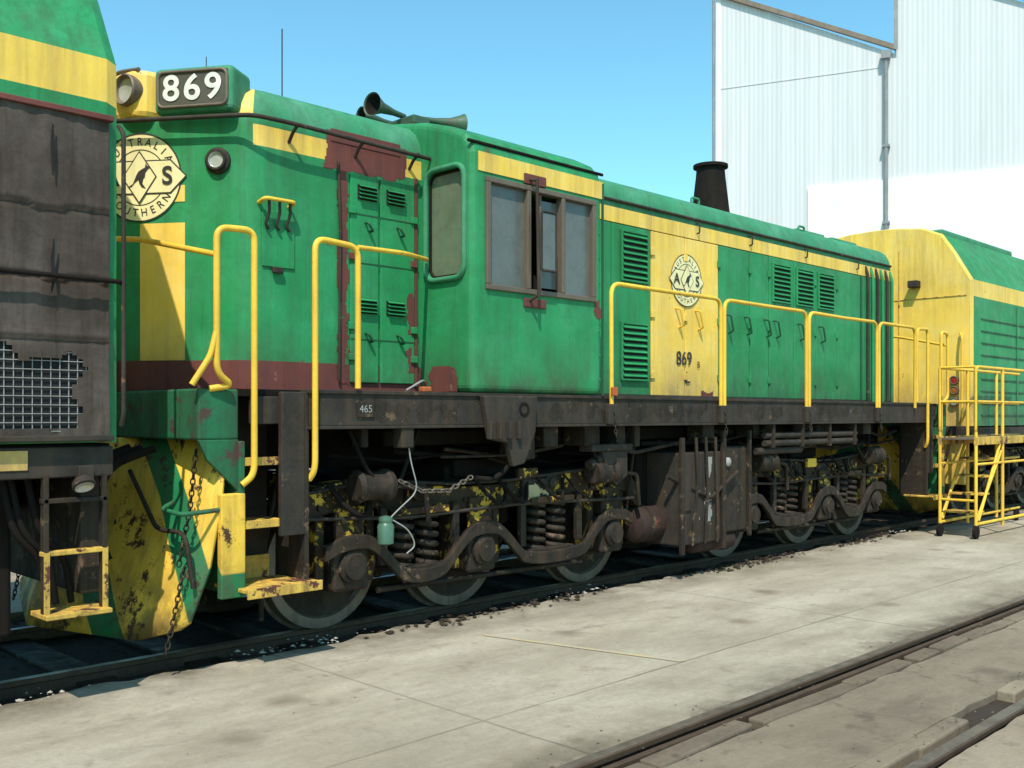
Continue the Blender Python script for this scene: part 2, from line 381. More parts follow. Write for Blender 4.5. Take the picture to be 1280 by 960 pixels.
# ------------------------------------------------------------------ bogie
def bogie(par,ax,R=.46):
    mid=(ax[0]+ax[-1])/2
    for a in ax:
        cyl('axle',V(a,-.8,R),V(a,.8,R),.08,BOG,par)
        for sg in (1,-1):
            lathe('wheel',V(a,sg*.655,R),V(a,sg*.80,R),[(0,R-.08),(0,R+.028),(.028,R+.028),(.035,R+.003),(.135,R),(.137,R-.012),(.137,R-.07),(.105,R-.085),(.085,R-.2),(.10,.16),(.135,.14),(.135,.02)],STEEL,par,44,mats=[STEEL,BOG],pm=[1,0,0,0,0,0,0,1,1,1,1])
            box('axlebox',a-.15,a+.15,sg*.86,sg*1.13,.30,.62,BOG,par,.03)
            lathe('axlebox_cap',V(a,sg*1.12,R+.01),V(a,sg*1.19,R+.01),[(0,.115),(.035,.115),(.05,.09),(.068,.085)],BOG,par,20)
            for k in range(6):
                q=k*math.pi/3; cyl('cap_bolt',V(a+.095*math.cos(q),sg*1.15,R+.01+.095*math.sin(q)),V(a+.095*math.cos(q),sg*1.165,R+.01+.095*math.sin(q)),.012,FRAME,par,seg=6)
            for d in (-1,1): box('pedestal',a+d*.21-.035,a+d*.21+.035,sg*.90,sg*1.06,.34,.86,BOGY,par,.012)
            for dd in (-.57,.57):
                if abs(a+dd-mid)<1.75:
                    box('brake_shoe',a+dd*.86-.03,a+dd*.86+.03,sg*.68,sg*.79,.30,.62,BOG,par,.015)
                    tube('brake_hanger',T((a+dd*.86,sg*.82,.45),(a+dd*.82,sg*.86,.95)),.018,BOG,par,0)
    for sg in (1,-1):
        ctrl=[(ax[0]-.24,.58),(ax[0]-.1,.63),(ax[0]+.12,.63)]
        for i in range(len(ax)-1):
            a,b=ax[i],ax[i+1]
            ctrl+=[(a+.27,.52),(a+.42,.38),((a+b)/2,.345),(b-.42,.38),(b-.27,.52),(b-.12,.63),(b+.12,.63)]
        ctrl+=[(ax[-1]+.24,.58)]
        strip('equaliser',smoothpath(ctrl,4),.10,sg*1.135,sg*1.18,BOG,par,.008)
        strip('truck_frame',smoothpath([(ax[0]-.45,.76),(ax[0]-.25,.92),(ax[0]+.2,.95),(ax[1]-.3,.87),(ax[1]+.3,.87),(ax[2]-.2,.95),(ax[2]+.25,.92),(ax[2]+.45,.76)],4),.20,sg*.90,sg*1.08,BOGY,par,.012)
        strip('frame_flange',[(ax[0]-.35,.985),(ax[0]+.2,1.05),(ax[1]-.3,.99),(ax[1]+.3,.99),(ax[2]-.2,1.05),(ax[2]+.35,.985)],.022,sg*.87,sg*1.12,BOG,par,.004)
        for i in range(2):
            m=(ax[i]+ax[i+1])/2
            for d in (-.12,.12):
                coil('coil_spring',m+d,sg*1.03,.40,.83,.085,.023,6,BOG,par)
                cyl('spring_core',V(m+d,sg*1.03,.39),V(m+d,sg*1.03,.84),.055,BLACK,par,seg=12)
            box('spring_seat',m-.27,m+.27,sg*.95,sg*1.14,.385,.42,BOG,par)
            box('spring_cap',m-.26,m+.26,sg*.95,sg*1.15,.79,.84,BOGY,par)
            lathe('pin_boss',V(m,sg*1.08,.95),V(m,sg*1.15,.95),[(0,.07),(.04,.07),(.05,.045),(.07,.04)],BOG,par,16)
            for q in (-.34,.34):
                box('link_hanger',m+q-.03,m+q+.03,sg*1.09,sg*1.14,.45,.86,BOG,par,.008)
        for a in ax:
            box('wear_plate',a-.12,a+.12,sg*1.075,sg*1.115,.64,.88,BOGY,par,.012)
            for k in (-.07,.07): cyl('bolt',V(a+k,sg*1.115,.78),V(a+k,sg*1.14,.78),.018,BOG,par,seg=8)
        for s in (ax[0]-.02,ax[2]-.35):
            lathe('brake_cylinder',V(s-.02,sg*1.21,1.02),V(s+.30,sg*1.21,1.02),[(0,.02),(0,.09),(.03,.115),(.06,.10),(.22,.098),(.25,.118),(.29,.11),(.30,.05)],BOG,par,24)
            tube('push_rod',T((s+.30,sg*1.21,1.02),(s+.62,sg*1.19,.98),(s+.68,sg*1.17,.7)),.02,BOG,par,.05)
        tube('brake_pipe',T((ax[0]-.4,sg*1.12,.82),(ax[0]+.5,sg*1.13,.77),(ax[1]+.4,sg*1.13,.80),(ax[2]+.3,sg*1.13,.76)),.014,FRAME,par,.2)
        tube('sand_pipe',T((ax[0]-.5,sg*1.05,1.2),(ax[0]-.55,sg*.9,.6),(ax[0]-.48,sg*.76,.12)),.018,BOG,par,.1)
        tube('slack_adjuster',T((ax[0]+.3,sg*1.02,.26),(ax[2]-.3,sg*1.02,.24)),.022,BOG,par,0)
        box('side_bearer',mid-.3,mid+.3,sg*.6,sg*.95,1.02,1.16,BLACK,par,.02)
        for k in range(14):
            s=random.uniform(ax[0]-.4,ax[2]+.4); z=random.uniform(.84,.94)
            cyl('bolt',V(s,sg*1.08,z),V(s,sg*1.10,z),random.uniform(.014,.024),BOG,par,seg=8)
        for k in range(7):
            s=random.uniform(ax[0]-.2,ax[2]); tube('loose_hose',T((s,sg*1.1,1.03),(s+.1,sg*1.2,.86),(s+.25,sg*1.2,.80),(s+.35,sg*1.1,.98)),random.uniform(.010,.018),BLACK,par,.1)
    box('bolster',mid-.35,mid+.35,-.9,.9,.62,1.12,BLACK,par,.03)
    for a in ax: box('traction_motor',a+.05,a+.62 if a<ax[2] else a+.2,-.55,.55,.22,.80,BLACK,par,.06)

# ================================================================== SHUNTING LOCOMOTIVE (middle)
L=empty('diesel_locomotive')
DECK=1.67
def nose_s(w):
    a=abs(w)
    if a<.12: return -.62+.73*(a*a/.24+.06)
    return -.62+.73*a
half=[(nose_s(w),w) for w in (0,.03,.06,.09,.12,.2,.3,.4,.5,.6,.68,.73)]+[(-.052,.775),(-.012,.812),(.035,.836),(.095,.85),(.3,.85),(.62,.85),(1.4,.85),(1.60,.85)]
outl=[(s,-w) for s,w in reversed(half[1:])]+half
rings=[(DECK,1,0),(1.87,1,0),(3.30,1,0),(3.44,1,0),(3.50,1,0),(3.58,.975,.01),(3.66,.92,.03),(3.72,.83,.06),(3.765,.68,.10),(3.79,.45,.14),(3.80,.2,.16)]
vs=[];fs=[];fm=[];n=len(outl)
for z,f,ds in rings:
    for s,w in outl: vs.append(V(s+(ds*1.6 if s<.6 else 0),w*f,z))
for k in range(len(rings)-1):
    for i in range(n-1):
        fs.append((k*n+i,k*n+i+1,(k+1)*n+i+1,(k+1)*n+i)); s=(outl[i][0]+outl[i+1][0])/2
        m=0
        if k==0: m=2
        elif k==2: m=1 if s>.02 else 0
        elif k>=4: m=3 if s>.02 else 1
        fm.append(m)
fs.append(tuple((len(rings)-1)*n+i for i in range(n))); fm.append(3)
o=mk('short_hood',vs,fs,GREEN,L,mats=[GREEN,YEL,RED,GREEN2],fm=fm,smooth=True)
e=o.modifiers.new('e','EDGE_SPLIT'); e.split_angle=math.radians(40)
K=math.sqrt(1+.73**2)
def nf(w,y,off):
    sg=1 if w>=0 else -1
    t=min(1,abs(w)/.10)
    return V(nose_s(w)-off*(1-.19*t),w+sg*off*.59*t,y)
def nose_patch(name,w0,w1,z0,z1,mat,off=.004):
    vs=[];fs=[];k=14
    for i in range(k+1):
        w=w0+(w1-w0)*i/k; vs+=[nf(w,z0,off),nf(w,z1,off)]
    for i in range(k): fs.append((2*i,2*i+1,2*i+3,2*i+2))
    mk(name,vs,fs,mat,L)
nose_patch('yellow_panel',.225,.485,1.872,2.79,YEL)
nose_patch('yellow_panel_far',-.485,-.225,1.872,2.79,YEL)
nose_patch('yellow_wing',.40,.485,2.93,3.04,YEL)
logo(.60,lambda x,y,o:nf(.225+x/K,y+3.10,o),L,.002)
for sg in (1,-1):
    w=.675*sg
    p=V(nose_s(w),w,3.19); d=V(-.81,.59*sg,0)
    lathe('marker_lamp',p,p+d,[(0,.088),(.02,.088),(.03,.07),(.045,.066),(.045,.052),(.03,.045)],FRAME,L,24,mats=[FRAME,LENS],pm=[0,0,0,0,1])
prism('headlight_housing',[(-.46,-.33),(-.53,-.28),(-.565,-.1),(-.565,.1),(-.53,.28),(-.46,.33),(-.15,.36),(-.15,-.36)],'z',3.485,3.805,YEL,L,.04)
for w in (.215,-.215):
    lathe('headlight',V(-.50,w,3.665),V(-.62,w+(.03 if w>0 else -.03),3.665),[(0,.105),(.075,.105),(.085,.097),(.08,.088),(.055,.078),(.045,.02)],ALU,L,28,mats=[ALU,LENS],pm=[0,0,0,0,1])
tube('housing_top_rail',T((-.50,-.3,3.80),(-.54,-.1,3.82),(-.54,.1,3.82),(-.50,.3,3.80)),.014,ALU,L,.05)
for sg in (1,-1):
    P0=V(-.385,sg*.345,0);P1=V(-.075,sg*.815,0); ux=(P1-P0).normalized(); ln=(P1-P0).length
    nn=Vector((-(P1-P0).y,(P1-P0).x,0)).normalized()
    if nn.x>0: nn=-nn
    def nb(x,y,off): return P0+ux*x+nn*off+Vector((0,0,y))
    def slab2(name,x0,x1,y0,y1,o0,o1,mat,bev=.02):
        v=[nb(x,y,o) for x in (x0,x1) for y in (y0,y1) for o in (o0,o1)]
        mk(name,v,[(0,1,3,2),(4,6,7,5),(0,4,5,1),(2,3,7,6),(0,2,6,4),(1,5,7,3)],mat,L,bev=bev,seg=3)
    slab2('number_box',0,ln,3.50,3.80,-.22,.06,GREEN2,.035)
    slab2('number_glass',.03,ln-.03,3.53,3.77,.056,.064,NUMB,.003)
    rr=fillet([nb(.035,3.535,.066),nb(ln-.035,3.535,.066),nb(ln-.035,3.765,.066),nb(.035,3.765,.066)],.05,True)
    tube('number_rim',rr,.011,ALU,L,0,True)
    f=(lambda x,y:nb(ln/2+x,3.65+y,.070)) if sg>0 else (lambda x,y:nb(ln/2-x,3.65+y,.070))
    for i,ch in enumerate('869'): text('number_digit',ch,.235,f,NUMW,L,cx=(i-1)*.150,bold=.018,sx=1.08)
tube('hood_rail',T((-.66,-.1,3.46),(-.64,.12,3.46),(-.13,.83,3.46),(-.03,.95,3.46),(.25,.965,3.46),(1.46,.965,3.44)),.015,FRAME,L,.08)
for s in (.3,.85,1.35): tube('rail_bracket',T((s,.965,3.46),(s,.90,3.42),(s,.85,3.36)),.012,FRAME,L,.02)
ragged('rust_patch',.58,1.34,3.24,3.52,.8525,RED,L,1,.04)
box('rust_patch_roof',.64,1.26,.8515,.857,3.44,3.53,RED,L,.002)
ragged('primer_strip',.69,.80,1.72,3.30,.854,RED,L,2,.04)
box('access_door',.80,1.05,.85,.868,1.74,3.24,GREEN,L,.006); box('access_door',1.07,1.39,.85,.868,1.74,3.24,GREEN,L,.006)
ragged('primer_door',1.30,1.395,1.80,2.45,.8695,RED,L,5,.05)
for z in (2.95,2.60,2.05): box('door_seam',.80,1.39,.868,.871,z,z+.008,DKGREEN,L,0)
box('hinge_strip',1.396,1.424,.85,.866,1.72,3.3,RED,L,.003)
for z0 in (3.06,2.24):
    for a in (.86,1.12): louvre('vent',a,a+.17,z0,z0+.11,.870,4,GREEN,L,False)
for z in (2.95,2.62,2.12,1.9):
    for s in (.81,1.38): box('hinge',s-.03,s+.03,.866,.885,z,z+.05,GREEN if z!=2.62 else RED,L,.004)
for z in (2.90,2.10):
    for s in (.93,1.22): tube('door_latch',T((s,.87,z),(s,.91,z-.01),(s+.04,.91,z-.06),(s+.04,.87,z-.06)),.009,DKGREEN,L,.01)
tube('grab_iron',T((.07,.85,2.92),(.07,.93,2.94),(.30,.93,2.94),(.30,.85,2.92)),.014,YEL2,L,.03)
for s in (.10,.18,.26): tube('dangling_hook',T((s,.93,2.94),(s+.02,.90,2.85),(s,.88,2.78),(s+.03,.88,2.75)),.010,FRAME,L,.03)
box('hatch',.09,.34,.85,.862,2.50,2.88,GREEN,L,.004); box('hatch_latch',.16,.24,.862,.885,2.46,2.50,FRAME,L,.004)
tube('hood_cable',T((.70,.86,3.3),(.71,.87,2.8),(.70,.87,1.75)),.010,FRAME,L,.03)
tube('antenna',T((.78,.0,3.79),(.78,.0,4.50)),.005,FRAME,L,0); tube('antenna_base',T((.78,.0,3.79),(.78,.0,3.86)),.018,BLACK,L,0)
tube('antenna',T((.25,-.2,3.79),(.25,-.2,4.2)),.0035,FRAME,L,0)
# ---- cab
hp=[(1.42,DECK),(1.42,3.42),(1.40,3.49),(1.33,3.57),(1.15,3.66),(.85,3.75),(.45,3.82),(.0,3.845)]
prof=hp+[(-w,z) for w,z in reversed(hp[:-1])]
cabs=prism('cab_shell',prof,'s',1.47,2.94,GREEN,L)
b=cabs.modifiers.new('b','BEVEL'); b.width=.055; b.segments=4; b.limit_method='ANGLE'; b.angle_limit=math.radians(60)
def cut(obj,s0,s1,w0,w1,z0,z1,bev):
    c=box('cutter',s0,s1,w0,w1,z0,z1,DARK,None,bev)
    if bev: c.modifiers[0].segments=4
    m=obj.modifiers.new('c','BOOLEAN'); m.operation='DIFFERENCE'; m.object=c; m.solver='EXACT'
    return c
cs=[cut(cabs,1.62,2.82,1.15,1.6,2.46,3.23,.0),cut(cabs,1.62,2.82,-1.6,-1.15,2.46,3.23,.0),
    cut(cabs,1.3,1.56,.92,1.34,2.53,3.33,.09),cut(cabs,1.3,1.56,-1.34,-.92,2.53,3.33,.09)]
dg=bpy.context.evaluated_depsgraph_get(); me=bpy.data.meshes.new_from_object(cabs.evaluated_get(dg)); cabs.modifiers.clear(); cabs.data=me
for c in cs: bpy.data.objects.remove(c)
ragged('cab_primer',2.80,2.92,2.30,2.46,1.4225,RED,L,12,.04)
ragged('cab_front_primer',.87,1.30,1.68,1.88,1.4665,RED,L,13,-.07,axis='s')
for sg in (1,-1):
    box('cab_stripe',1.53,2.94,sg*1.421,sg*1.427,3.29,3.43,YEL,L,0)
    W=1.42
    for a in ((1.60,2.84,2.43,2.47),(1.60,2.84,3.22,3.26),(1.60,1.645,2.47,3.22),(2.795,2.84,2.47,3.22),(2.03,2.07,2.47,3.22),(2.42,2.46,2.47,3.22)):
        box('window_frame',a[0],a[1],sg*(W-.05),sg*(W+.022),a[2],a[3],ALU,L,.006)
    box('window_pane',1.645,2.03,sg*(W-.03),sg*(W-.024),2.47,3.22,GLASS,L,0)
    box('window_pane',2.46,2.795,sg*(W-.03),sg*(W-.024),2.47,3.22,GLASS,L,0)
    box('sliding_pane',2.22,2.42,sg*(W-.045),sg*(W-.04),2.50,3.18,GLASS,L,0)
    box('sliding_frame',2.205,2.225,sg*(W-.05),sg*(W-.02),2.47,3.22,ALU,L,.003)
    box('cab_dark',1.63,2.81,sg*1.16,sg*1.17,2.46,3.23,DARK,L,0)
    tube('mirror_arm',T((2.07,sg*1.50,3.30),(2.07,sg*1.52,2.40)),.014,FRAME,L,0)
    box('arm_bracket',2.0,2.24,sg*1.42,sg*1.44,3.27,3.35,RED,L,.006); box('arm_bracket',2.0,2.24,sg*1.42,sg*1.44,2.33,2.40,RED,L,.006)
    tube('arm_stay',T((2.05,sg*1.42,3.31),(2.07,sg*1.50,3.29)),.012,FRAME,L,0); tube('arm_stay',T((2.05,sg*1.42,2.37),(2.07,sg*1.52,2.42)),.012,FRAME,L,0)
    box('wind_deflector',2.11,2.25,sg*1.515,sg*1.522,2.62,3.05,GLASS,L,.002)
    tube('deflector_frame',T((2.10,sg*1.52,2.61),(2.26,sg*1.52,2.61),(2.26,sg*1.52,3.06),(2.10,sg*1.52,3.06)),.009,FRAME,L,.02,True)
    tube('front_window_rim',T((1.462,sg*.91,2.515),(1.462,sg*1.345,2.515),(1.462,sg*1.345,3.345),(1.462,sg*.91,3.345)),.022,GREEN2,L,.11,True)
    box('front_window_glass',1.50,1.506,sg*.91,sg*1.35,2.52,3.34,GLASS2,L,0)
    tube('window_gasket',T((1.492,sg*.932,2.542),(1.492,sg*1.328,2.542),(1.492,sg*1.328,3.318),(1.492,sg*.932,3.318)),.012,BLACK,L,.09,True)
    tube('cab_gutter',T((1.45,sg*1.40,3.50),(2.96,sg*1.40,3.50)),.013,BLACK,L,0)
    for k in range(7): cyl('cab_rivet',V(2.90,sg*1.418,1.8+k*.2),V(2.90,sg*1.426,1.8+k*.2),.008,GREEN,L,seg=8)
box('cab_joint',2.925,2.945,1.418,1.43,DECK,3.42,DKGREEN,L,0)
def horn(p,d,Ln,r):
    p=Vector(p);d=Vector(d).normalized()
    lathe('horn',p,p+d,[(0,.022),(Ln*.35,.026),(Ln*.7,.045),(Ln*.9,.075),(Ln,r),(Ln-.01,r*.9),(Ln*.8,.03)],HORN,L,24,mats=[HORN,BLACK],pm=[0,0,0,0,0,1])
hz=3.94
horn(V(1.75,.30,hz+.02),V(-1,.15,.03),.38,.095); horn(V(1.80,.12,hz+.0),V(-1,-.1,.03),.34,.08)
horn(V(1.80,.42,hz-.01),V(1,.30,0),.40,.095); horn(V(1.8,.22,hz-.02),V(1,-.1,.03),.32,.08)
box('horn_base',1.66,1.92,.1,.5,3.79,3.86,FRAME,L,.01); box('horn_manifold',1.70,1.88,.12,.48,3.86,3.94,HORN,L,.015)
# ---- long hood
hp2=[(.85,DECK),(.85,3.44),(.85,3.50),(.829,3.58),(.782,3.66),(.705,3.72),(.58,3.765),(.38,3.79),(.0,3.80)]
full=hp2+[(-w,z) for w,z in reversed(hp2[:-1])]
n=len(full); vs=[];fs=[];fm=[]
for s in (2.95,9.62):
    for w,z in full: vs.append(V(s,w,z))
for i in range(n-1):
    fs.append((i,i+1,n+i+1,n+i)); z=(full[i][1]+full[i+1][1])/2; fm.append(1 if z>3.46 else 0)
fs.append(tuple(range(n)));fs.append(tuple(range(n,2*n)));fm+=[0,2]
o=mk('long_hood',vs,fs,GREEN,L,mats=[DKGREEN,GREEN2,GREEN],fm=fm,smooth=True); e=o.modifiers.new('e','EDGE_SPLIT'); e.split_angle=math.radians(35)
doors=[(2.97,3.72,0),(3.735,4.32,0),(4.335,4.88,1),(4.895,5.48,1),(5.495,6.08,0),(6.095,6.48,0),(6.495,7.02,0),(7.035,7.53,0),(7.545,8.06,0),(8.075,8.72,0),(8.735,9.61,0)]
for sg in (1,-1):
    for a,b_,y in doors:
        box('hood_door',a,b_,sg*.85,sg*(.872+random.uniform(-.004,.003)),DECK+.03,3.285,YEL if y else GREEN,L,.006)
    for a,b_ in ((2.96,4.33),(4.345,6.09),(6.10,8.06),(8.075,9.615)): box('hood_stripe',a,b_,sg*.851,sg*.866,3.295,3.435,YEL,L,.003)
    louvre('louvre',3.87,4.24,2.78,3.22,sg*.876 if sg>0 else -.908,8,GREEN,L); louvre('louvre',3.87,4.24,1.85,2.36,sg*.876 if sg>0 else -.908,9,GREEN,L)
    for a in (6.56,7.09,7.60): louvre('louvre',a,a+.36,2.80,3.20,sg*.876 if sg>0 else -.908,8,GREEN,L)
    for s in (4.72,5.06,5.62,5.98,6.38,6.58,7.12,7.62):
        tube('door_handle',T((s,sg*.872,2.57),(s+.01,sg*.93,2.56),(s+.06,sg*.93,2.40),(s+.055,sg*.872,2.38)),.010,DKGREEN if s>5.3 else YEL2,L,.02)
    for s in (4.345,4.885,5.485,6.085,6.485,7.525,8.07):
        for z in (1.86,2.45,3.05): box('hinge',s-.028,s+.028,sg*.87,sg*.886,z,z+.07,GREEN if not 4.3<s<5.4 else YEL,L,.004)
    for i in range(6):
        s=8.86+i*.14; tube('radiator_conduit',T((s,sg*.90,DECK),(s,sg*.90,3.30),(s,sg*.86,3.42)),.020,[FRAME,GREEN][i%2],L,.05)
    tube('roof_conduit',T((2.97,sg*.865,3.50),(9.6,sg*.865,3.50)),.014,FRAME,L,0)
    for s in (5.1,6.1,7.3,8.6): tube('grab_small',T((s,sg*.86,3.46),(s,sg*.9,3.46),(s,sg*.9,3.36),(s,sg*.86,3.36)),.008,FRAME,L,.02)
    box('base_rust_strip',2.96,9.6,sg*.872,sg*.884,DECK+.0,1.70,FRAME,L,.003)
ragged('deck_rust',5.15,5.40,1.70,1.77,.8765,RED,L,22,-.04)
box('radiator_edge',8.70,8.735,.872,.885,DECK+.03,3.285,DKGREEN,L,.003)
logo(.53,lambda x,y,o:V(4.90+x,.875+o,2.86+y),L)
text('side_number','869',.19,lambda x,y:V(4.86+x,.880,2.07+y),INK,L,bold=.012,sx=.95)
text('side_number_B','B',.09,lambda x,y:V(5.11+x,.880,2.02+y),INK,L,bold=.01)
text('side_mark','L',.16,lambda x,y:V(4.92+x,.880,1.88+y),INK,L,bold=.02)
for s in (3.35,5.6,7.9): tube('lifting_lug',T((s,.45,3.77),(s,.45,3.87),(s+.14,.45,3.87),(s+.14,.45,3.77)),.014,GREEN2,L,.03)
for s in (8.3,9.2): box('roof_fan_frame',s-.35,s+.35,-.42,.42,3.79,3.86,GREEN2,L,.03)
for s in (3.4,4.6,5.7): box('roof_hatch',s-.4,s+.4,-.35,.35,3.79,3.815,GREEN2,L,.01)
lathe('exhaust_stack',V(6.64,0,3.78),V(6.64,0,4.6),[(0,.26),(.06,.25),(.12,.225),(.55,.175),(.66,.165),(.665,.205),(.70,.205),(.70,.14),(.4,.13)],BLACK,L,28)
# ---- frame
for sg in (1,-1):
    box('frame_sill',.08,9.55,sg*1.33,sg*1.40,1.43,1.655,FRAME,L,.01)
    box('sill_flange',.08,9.55,sg*1.28,sg*1.415,1.642,1.668,FRAME,L,.004)
    box('sill_flange_low',.08,9.55,sg*1.25,sg*1.41,1.415,1.435,FRAME,L,.004)
    for s in [i*.62+.5 for i in range(15)]:
        box('sill_rib',s,s+.02,sg*1.28,sg*1.33,1.44,1.64,FRAME,L,0)
    box('main_sill',-.4,9.9,sg*.35,sg*.55,1.12,1.60,BLACK,L,.01)
    prism('jacking_bracket',[(1.55,1.65),(2.12,1.65),(2.10,1.38),(1.98,1.14),(1.86,1.12),(1.80,1.30),(1.62,1.33)],'w',sg*1.405,sg*1.46,FRAME,L,.01)
    lathe('jack_hole',V(1.97,sg*1.455,1.55),V(1.97,sg*1.47,1.55),[(0,.055),(.01,.055),(.01,.035),(.002,.03)],BLACK,L,18)
    for k in range(4): box('jack_rib',1.58+k*.1,1.60+k*.1,sg*1.46,sg*1.50,1.33,1.46,FRAME,L,.004)
    box('works_plate',.46,.60,sg*1.40,sg*1.412,1.49,1.60,BOG,L,.004)
text('works_text','465',.07,lambda x,y:V(.53+x,1.414,1.545+y),WIRE,L)
for k,(a,b_) in enumerate(((.6,1.4),(2.3,3.0),(3.3,4.5),(5.0,5.9),(6.6,7.8))): ragged('sill_rust',a,b_,1.45,1.64,1.4015,BOG,L,30+k,.12)
box('deck',-.60,9.95,-1.33,1.33,1.62,1.664,BLACK,L,0)
box('under_pan',1.0,8.8,-1.0,1.0,1.28,1.40,BLACK,L,.02)
for i in range(34):
    s=random.uniform(.5,9); w=random.uniform(.8,1.25); Ln=random.uniform(.4,1.6); z=random.uniform(1.15,1.40)
    tube('underfloor_pipe',T((s,w,z),(s+Ln*.5,w,z-random.uniform(0,.08)),(s+Ln,w,z)),random.uniform(.010,.022),random.choice([BOG,BLACK,BLACK]),L,.05)
for i in range(14):
    s=random.uniform(.6,8.6); box('underfloor_bracket',s,s+random.uniform(.05,.2),random.uniform(1.0,1.15),random.uniform(1.2,1.3),random.uniform(1.15,1.3),1.42,BOG,L,.01)
def end(s0,dr):
    S=lambda d:s0+dr*d
    def bx(n,a,b,*r): 
        x,y=sorted((S(a),S(b))); box(n,x,y,*r)
    bx('headstock',.0,.26,-1.36,1.36,1.36,1.66,GREEND,L,.012)
    for sg in (1,-1):
        w0,w1=sorted((sg*.92,sg*1.385)); bx('corner_plate',-.03,.01,w0,w1,.42,1.35,GREEND,L,.008)
        prism('corner_gusset',[(S(.0),1.36),(S(.26),1.36),(S(.20),1.24),(S(.0),1.05)],'w',sg*1.33,sg*1.36,GREEND,L,.005)
        w0,w1=sorted((sg*1.34,sg*1.39)); bx('corner_plate_side',-.03,.13,w0,w1,.42,1.04,PILOT,L,.008)
    vs=[];fs=[]
    W=[-1.36,-1.0,-.6,-.25,0,.25,.6,1.0,1.36]
    for z,k,f in ((1.36,.10,.99),(1.0,.14,1),(.6,.22,1),(.3,.32,.97),(.16,.36,.94)):
        for w in W:
            d=k+.40*(1-abs(w)/1.36)*(1.0 if z<.9 else .6)+.012*mn.noise(Vector((w*3,z*4,1))); vs.append(V(S(d-.02),w*f,z+(.10 if (abs(w)>1.3 and z<.2) else 0)))
    for r in range(4):
        for i in range(8): fs.append((r*9+i,r*9+i+1,(r+1)*9+i+1,(r+1)*9+i))
    o=mk('pilot',vs,fs,PILOT,L,True); so=o.modifiers.new('s','SOLIDIFY'); so.thickness=.02
    box('coupler',*sorted((S(.2),S(.62))),-.12,.12,.72,.98,BOG,L,.03)
    for w in (.45,.62,.8,-.5,-.7):
        tube('air_hose',T((S(.26),w,1.3),(S(.55),w,1.2),(S(.66),w+.03,.9),(S(.58),w+.08,.65)),.024,BLACK,L,.12)
    for sg in (1,-1):
        tube('pilot_step',T((S(.26),sg*1.05,.98),(S(.36),sg*1.10,.95),(S(.34),sg*1.32,.93),(S(.1),sg*1.37,.95)),.014,GREEND,L,.05)
        chain('pilot_chain',T((S(.20),sg*1.22,1.30),(S(.25),sg*1.24,.95),(S(.31),sg*1.22,.62)),BOG,L,.045)
        chain('pilot_chain',T((S(.30),sg*1.27,.62),(S(.36),sg*1.25,.3),(S(.40),sg*1.24,.12)),BOG,L,.045)
        tube('release_lever',T((S(.28),sg*.5,1.15),(S(.34),sg*1.0,.82),(S(.30),sg*1.28,.82),(S(.28),sg*1.34,.5)),.014,BOG,L,.08)
    for sg in (1,-1):
        def wx(n,a,b,w0,w1,z0,z1,m,bv=.006): 
            x,y=sorted((S(a),S(b))); u,v=sorted((sg*w0,sg*w1)); box(n,x,y,u,v,z0,z1,m,L,bv)
        wx('step_lower',-.50,.02,1.10,1.50,.45,.475,STEPY); wx('step_lower_edge',-.50,.02,1.49,1.505,.42,.48,STEPY,.003)
        wx('step_middle',-.34,.0,1.06,1.37,.83,.86,STEPY); wx('step_middle_edge',-.34,.0,1.36,1.375,.82,.87,STEPY,.003)
        wx('step_upper',-.34,.0,1.02,1.37,1.21,1.24,STEPY); wx('step_upper_edge',-.34,.0,1.36,1.375,1.20,1.25,STEPY,.003)
        wx('step_back',-.40,.0,1.0,1.02,.5,1.62,FRAME)
        wx('step_riser_yellow',-.36,-.02,1.10,1.115,.475,.62,STEPY)
        wx('stair_post',-.44,-.27,1.36,1.40,.76,1.65,FRAME)
        wx('stair_side',-.47,-.44,1.05,1.40,.45,1.65,BOG)
        wx('stair_plate',-.30,-.1,1.30,1.36,1.45,1.62,FRAME)
        tube('stair_handrail',T((S(.19),sg*1.36,1.66),(S(.06),sg*1.40,1.68),(S(.17),sg*1.41,1.75),(S(.17),sg*1.41,2.60),(S(-.07),sg*1.42,2.61),(S(-.07),sg*1.42,1.15),(S(.0),sg*1.40,1.09)),.020,YEL2,L,.07)
        tube('stair_handrail',T((S(-.48),sg*1.38,1.10),(S(-.50),sg*1.42,1.16),(S(-.50),sg*1.42,2.62),(S(-.83),sg*1.42,2.60),(S(-.83),sg*1.42,1.68)),.020,YEL2,L,.08)
    tube('end_rail',T((S(.17),1.41,2.44),(S(.30),.7,2.60),(S(.38),.2,2.66),(S(.38),-.2,2.66),(S(.30),-.7,2.60),(S(.17),-1.41,2.44)),.018,YEL2,L,.1)
end(-.37,-1); end(9.95,1)
tube('cab_rail',T((.46,1.42,2.60),(.9,1.35,2.62),(1.44,.95,2.68)),.016,YEL2,L,.1)
tube('cab_rail_far',T((.46,-1.42,2.60),(.9,-1.35,2.62),(1.44,-.95,2.68)),.016,YEL2,L,.1)
tube('nose_diag',T((-.54,1.41,2.0),(-.58,1.41,1.85),(-.68,1.38,1.68)),.018,YEL2,L,.04)
for sg in (1,-1):
    for a,b_ in ((3.05,4.68),(4.74,6.31),(6.37,7.98),(8.04,9.05)):
        tube('walkway_rail',T((a,sg*1.425,1.60),(a+random.uniform(-.01,.01),sg*1.425,2.61),((a+b_)/2,sg*(1.425+random.uniform(-.015,.015)),2.605),(b_+random.uniform(-.01,.01),sg*1.425,2.61),(b_,sg*1.425,1.60)),.019,YEL2,L,.11)
    for a in (3.05,4.71,6.34,8.01):
        box('stanchion_bracket',a-.06,a+.06,sg*1.40,sg*1.45,1.43,1.60,FRAME,L,.008)
        chain('safety_chain',T((a,sg*1.45,1.55),(a+.02,sg*1.46,1.32)),FRAME,L,.04)
